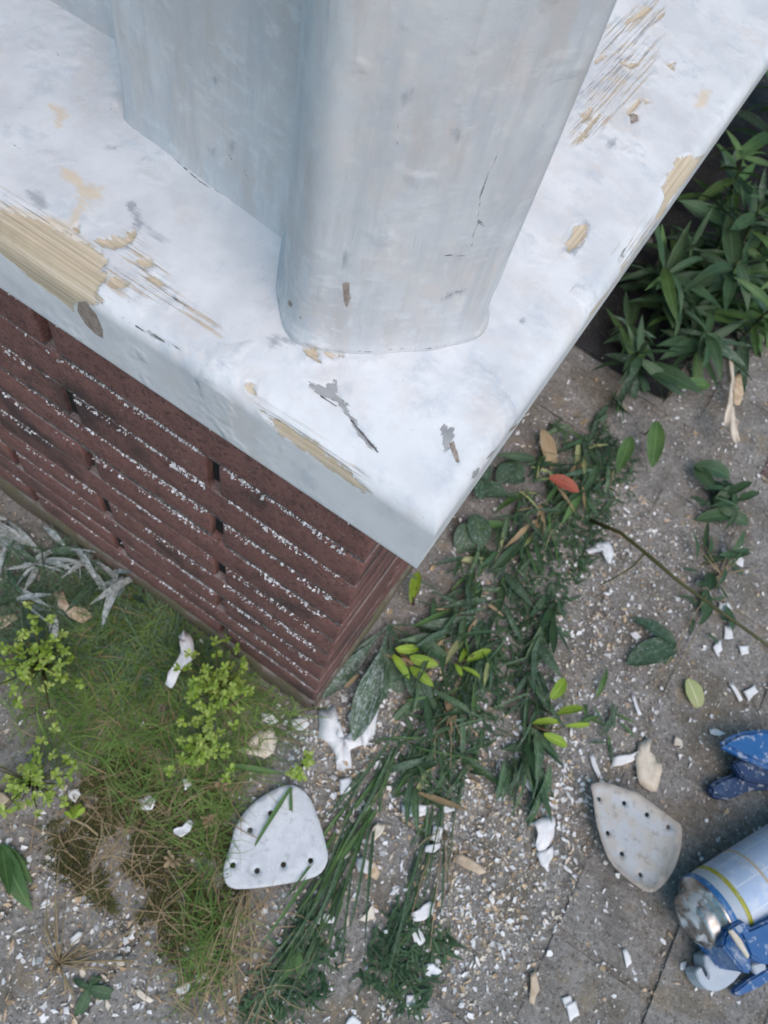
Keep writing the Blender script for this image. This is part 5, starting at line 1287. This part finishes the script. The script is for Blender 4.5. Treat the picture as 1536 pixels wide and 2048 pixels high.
# ------------------------------------------------------------------ spray can
def plastic(name, col, rough=.4, spots=.5):
    m, n, b = mat_new(name, rough); g = N(n, 'ShaderNodeNewGeometry').outputs['Position']
    f = mrange(n, noise(n, g, 120, 4, .65), .56, .62)
    base = mix(n, math_(n, 'MULTIPLY', f, spots), mix(n, noise(n, g, 30, 3), col, tuple(x * .75 for x in col)), (.56, .60, .64))
    base = mix(n, math_(n, 'MULTIPLY', mrange(n, noise(n, g, 35, 4, .7), .5, .7), .35), base, (.35, .42, .48))
    n.links.new(base, b.inputs['Base Color']); bump(n, b, noise(n, g, 160, 3), .35, .0008); return m
M_BLUE = plastic('blue_plastic', (.015, .12, .34))
M_BLUE2 = plastic('blue_band', (.03, .17, .42), .35, .25)
M_PALE = plastic('pale_plastic', (.50, .57, .64), .45, .4)
M_YELL = plastic('yellow_band', (.42, .40, .03), .35, .2)
M_TAN = plastic('tan_band', (.56, .46, .30), .4, .2)
M_BLACK = plastic('dark_rubber', (.014, .05, .14), .5, .55)
M_METAL, n, b = mat_new('tin', .38); b.inputs['Metallic'].default_value = 1.0
g = N(n, 'ShaderNodeNewGeometry').outputs['Position']
sm = mrange(n, noise(n, g, 38, 5, .6), .50, .56)
n.links.new(mix(n, sm, mix(n, mrange(n, noise(n, g, 140, 4, .6), .4, .65), (.52, .51, .50), (.33, .31, .29)), (.60, .62, .64)), b.inputs['Base Color'])
n.links.new(math_(n, 'SUBTRACT', 1.0, math_(n, 'MULTIPLY', sm, .9)), b.inputs['Metallic']); bump(n, b, noise(n, g, 50, 3), .25, .0006)
M_LABEL, n, b = mat_new('can_label', .4)
uv = uvcoord(n); g = N(n, 'ShaderNodeNewGeometry').outputs['Position']
bt = N(n, 'ShaderNodeTexBrick', Scale=1.0); bt.inputs['Mortar Size'].default_value = .012; bt.inputs['Brick Width'].default_value = .72; bt.inputs['Row Height'].default_value = .42; bt.offset = .3
bt.inputs['Color1'].default_value = (.42, .53, .70, 1); bt.inputs['Color2'].default_value = (.47, .58, .74, 1); bt.inputs['Mortar'].default_value = (.62, .69, .78, 1)
mp = N(n, 'ShaderNodeMapping'); mp.inputs['Scale'].default_value = (20, 1.9, 1); n.links.new(uv, mp.inputs['Vector']); n.links.new(mp.outputs[0], bt.inputs['Vector'])
base = mix(n, math_(n, 'MULTIPLY', mrange(n, noise(n, g, 60, 5, .7), .47, .6), .6), bt.outputs['Color'], (.62, .66, .71))
base = mix(n, math_(n, 'MULTIPLY', mrange(n, noise(n, g, 25, 5, .7), .5, .68), .5), base, (.22, .30, .40))
n.links.new(base, b.inputs['Base Color'])
def lathe(name, prof_, mat, parent, seg=48):
    """profile (x along axis, radius), axis = local X"""
    V = []; k = len(prof_); UV = []
    for i in range(seg):
        a = 2 * math.pi * i / seg
        for (x, r_) in prof_: V.append((x, r_ * math.cos(a), r_ * math.sin(a))); UV.append((x, 2 * i / seg if i <= seg / 2 else 2 - 2 * i / seg))
    me = mesh_np(name, V, grid_faces(seg, k, True)[:, ::-1]); set_uv(me, UV); return link(name, me, mat, parent)
RC = .0325
e0 = P(1392, 1846, RC + .006)                     # centre of the silver end
ca, _ = az_px((1345, 1790), (1536, 1668), RC)
can = thing('spray_can', 'light blue spray can with yellow ring and silver end lying at the right edge', 'can', e0 - Vector((0, 0, .006)))
can.rotation_euler = (0.5, 0, ca)
lathe('end_cup', [(-.002, 0.0001), (-.002, .007), (-.0045, .009), (-.0045, .0135), (-.0005, .015), (-.0015, .0195), (.0005, .0222), (.004, .0235), (.0095, .0243), (.0115, .0262), (.0125, .0290), (.0150, .0316), (.0168, .0325), (.0175, .0322)], M_METAL, can)
lathe('rim_band', [(.0165, .0318), (.0170, .0329), (.0225, .0331), (.0230, .0326)], M_BLUE2, can)
lathe('grey_band', [(.0228, .0325), (.0330, .0325)], M_PALE, can)
lathe('yellow_band', [(.0329, .0324), (.0330, .0328), (.0372, .0328), (.0374, .0324)], M_YELL, can)
lathe('label', [(.0373, .0325), (.075, .0325), (.12, .0325), (.20, .0325)], M_LABEL, can)
lathe('tan_band', [(.0660, .0324), (.0662, .0327), (.0685, .0327), (.0687, .0324)], M_TAN, can)
lathe('cap', [(.1999, .0325), (.203, .031), (.206, .024), (.2061, .0001)], M_METAL, can)

# blue clamp in front of the can
def prism(name, outline, z0, z1, mat, parent, bev=.0015):
    import bmesh
    area = sum(a[0] * b[1] - b[0] * a[1] for a, b in zip(outline, outline[1:] + outline[:1]))
    if area < 0: outline = outline[::-1]
    n = len(outline); V = [(x, y, z0) for x, y in outline] + [(x, y, z1) for x, y in outline]
    F = [tuple(range(n))[::-1], tuple(range(n, 2 * n))] + [(i, (i + 1) % n, n + (i + 1) % n, n + i) for i in range(n)]
    me = mesh_np(name, V, F, False); bm = bmesh.new(); bm.from_mesh(me)
    bmesh.ops.bevel(bm, geom=bm.edges[:], offset=bev, segments=2, affect='EDGES'); bm.to_mesh(me); bm.free()
    return link(name, me, mat, parent)
zc = .030
cl = thing('hand_clamp', 'blue plastic hand clamp with pale jaw pad lying against the spray can', 'clamp', P(1470, 1920, 0)); b0 = P(1470, 1920, 0)
def pc(L, z): return [tuple((P(*q, z) - b0)[:2]) for q in L]
prism('jaw', pc([(1455, 1862), (1462, 1852), (1488, 1838), (1500, 1858), (1620, 1804), (1620, 1912), (1530, 1930), (1502, 1914), (1484, 1872)], .068), .026, .068, M_BLUE, cl, .002)
prism('jaw_face', pc([(1450, 1872), (1458, 1858), (1482, 1874), (1503, 1920), (1506, 1948), (1486, 1944), (1446, 1892)], .060), .016, .060, M_BLUE, cl, .002)
prism('jaw_lip', pc([(1457, 1862), (1464, 1858), (1482, 1878), (1499, 1912), (1495, 1918), (1476, 1890)], .0705), .0682, .0712, M_FL_CREAM, cl, .0006)
prism('jaw_pad', pc([(1408, 1912), (1424, 1902), (1438, 1894), (1452, 1898), (1466, 1916), (1484, 1944), (1470, 1962), (1452, 1976), (1432, 1984), (1412, 1978), (1398, 1962), (1391, 1944), (1396, 1936), (1403, 1934), (1412, 1954), (1417, 1956), (1418, 1950), (1410, 1930)], .022), .003, .022, M_PALE, cl, .0009)
prism('handle', pc([(1470, 1982), (1500, 1958), (1580, 1910), (1590, 1930), (1520, 1975), (1476, 1994)], .012), .002, .012, M_BLUE, cl)
prism('pivot', pc([(1500, 1930), (1524, 1922), (1532, 1936), (1510, 1950)], .016), .012, .018, M_PALE, cl, .001)
cl2 = thing('hand_clamp', 'blue paint spotted clamp with open handles above the spray can', 'clamp', P(1500, 1540, 0)); b0 = P(1500, 1540, 0)
prism('handle', pc([(1441, 1490), (1452, 1478), (1480, 1464), (1520, 1458), (1600, 1462), (1620, 1560), (1560, 1546), (1500, 1520)], .036), .024, .036, M_BLUE, cl2, .004)
prism('jaw', pc([(1420, 1572), (1438, 1558), (1468, 1548), (1500, 1532), (1600, 1560), (1600, 1578), (1500, 1580), (1480, 1592), (1450, 1600), (1424, 1590)], .014), .002, .014, M_BLACK, cl2, .003)
prism('spring_bar', pc([(1464, 1526), (1480, 1518), (1560, 1545), (1560, 1572), (1486, 1560)], .022), .0142, .0238, M_BLACK, cl2, .002)
link('pin', tube_mesh('pin', [P(1500, 1548, .020) - b0, P(1560, 1572, .020) - b0], .0022, .0022, 8), M_PALE, cl2)
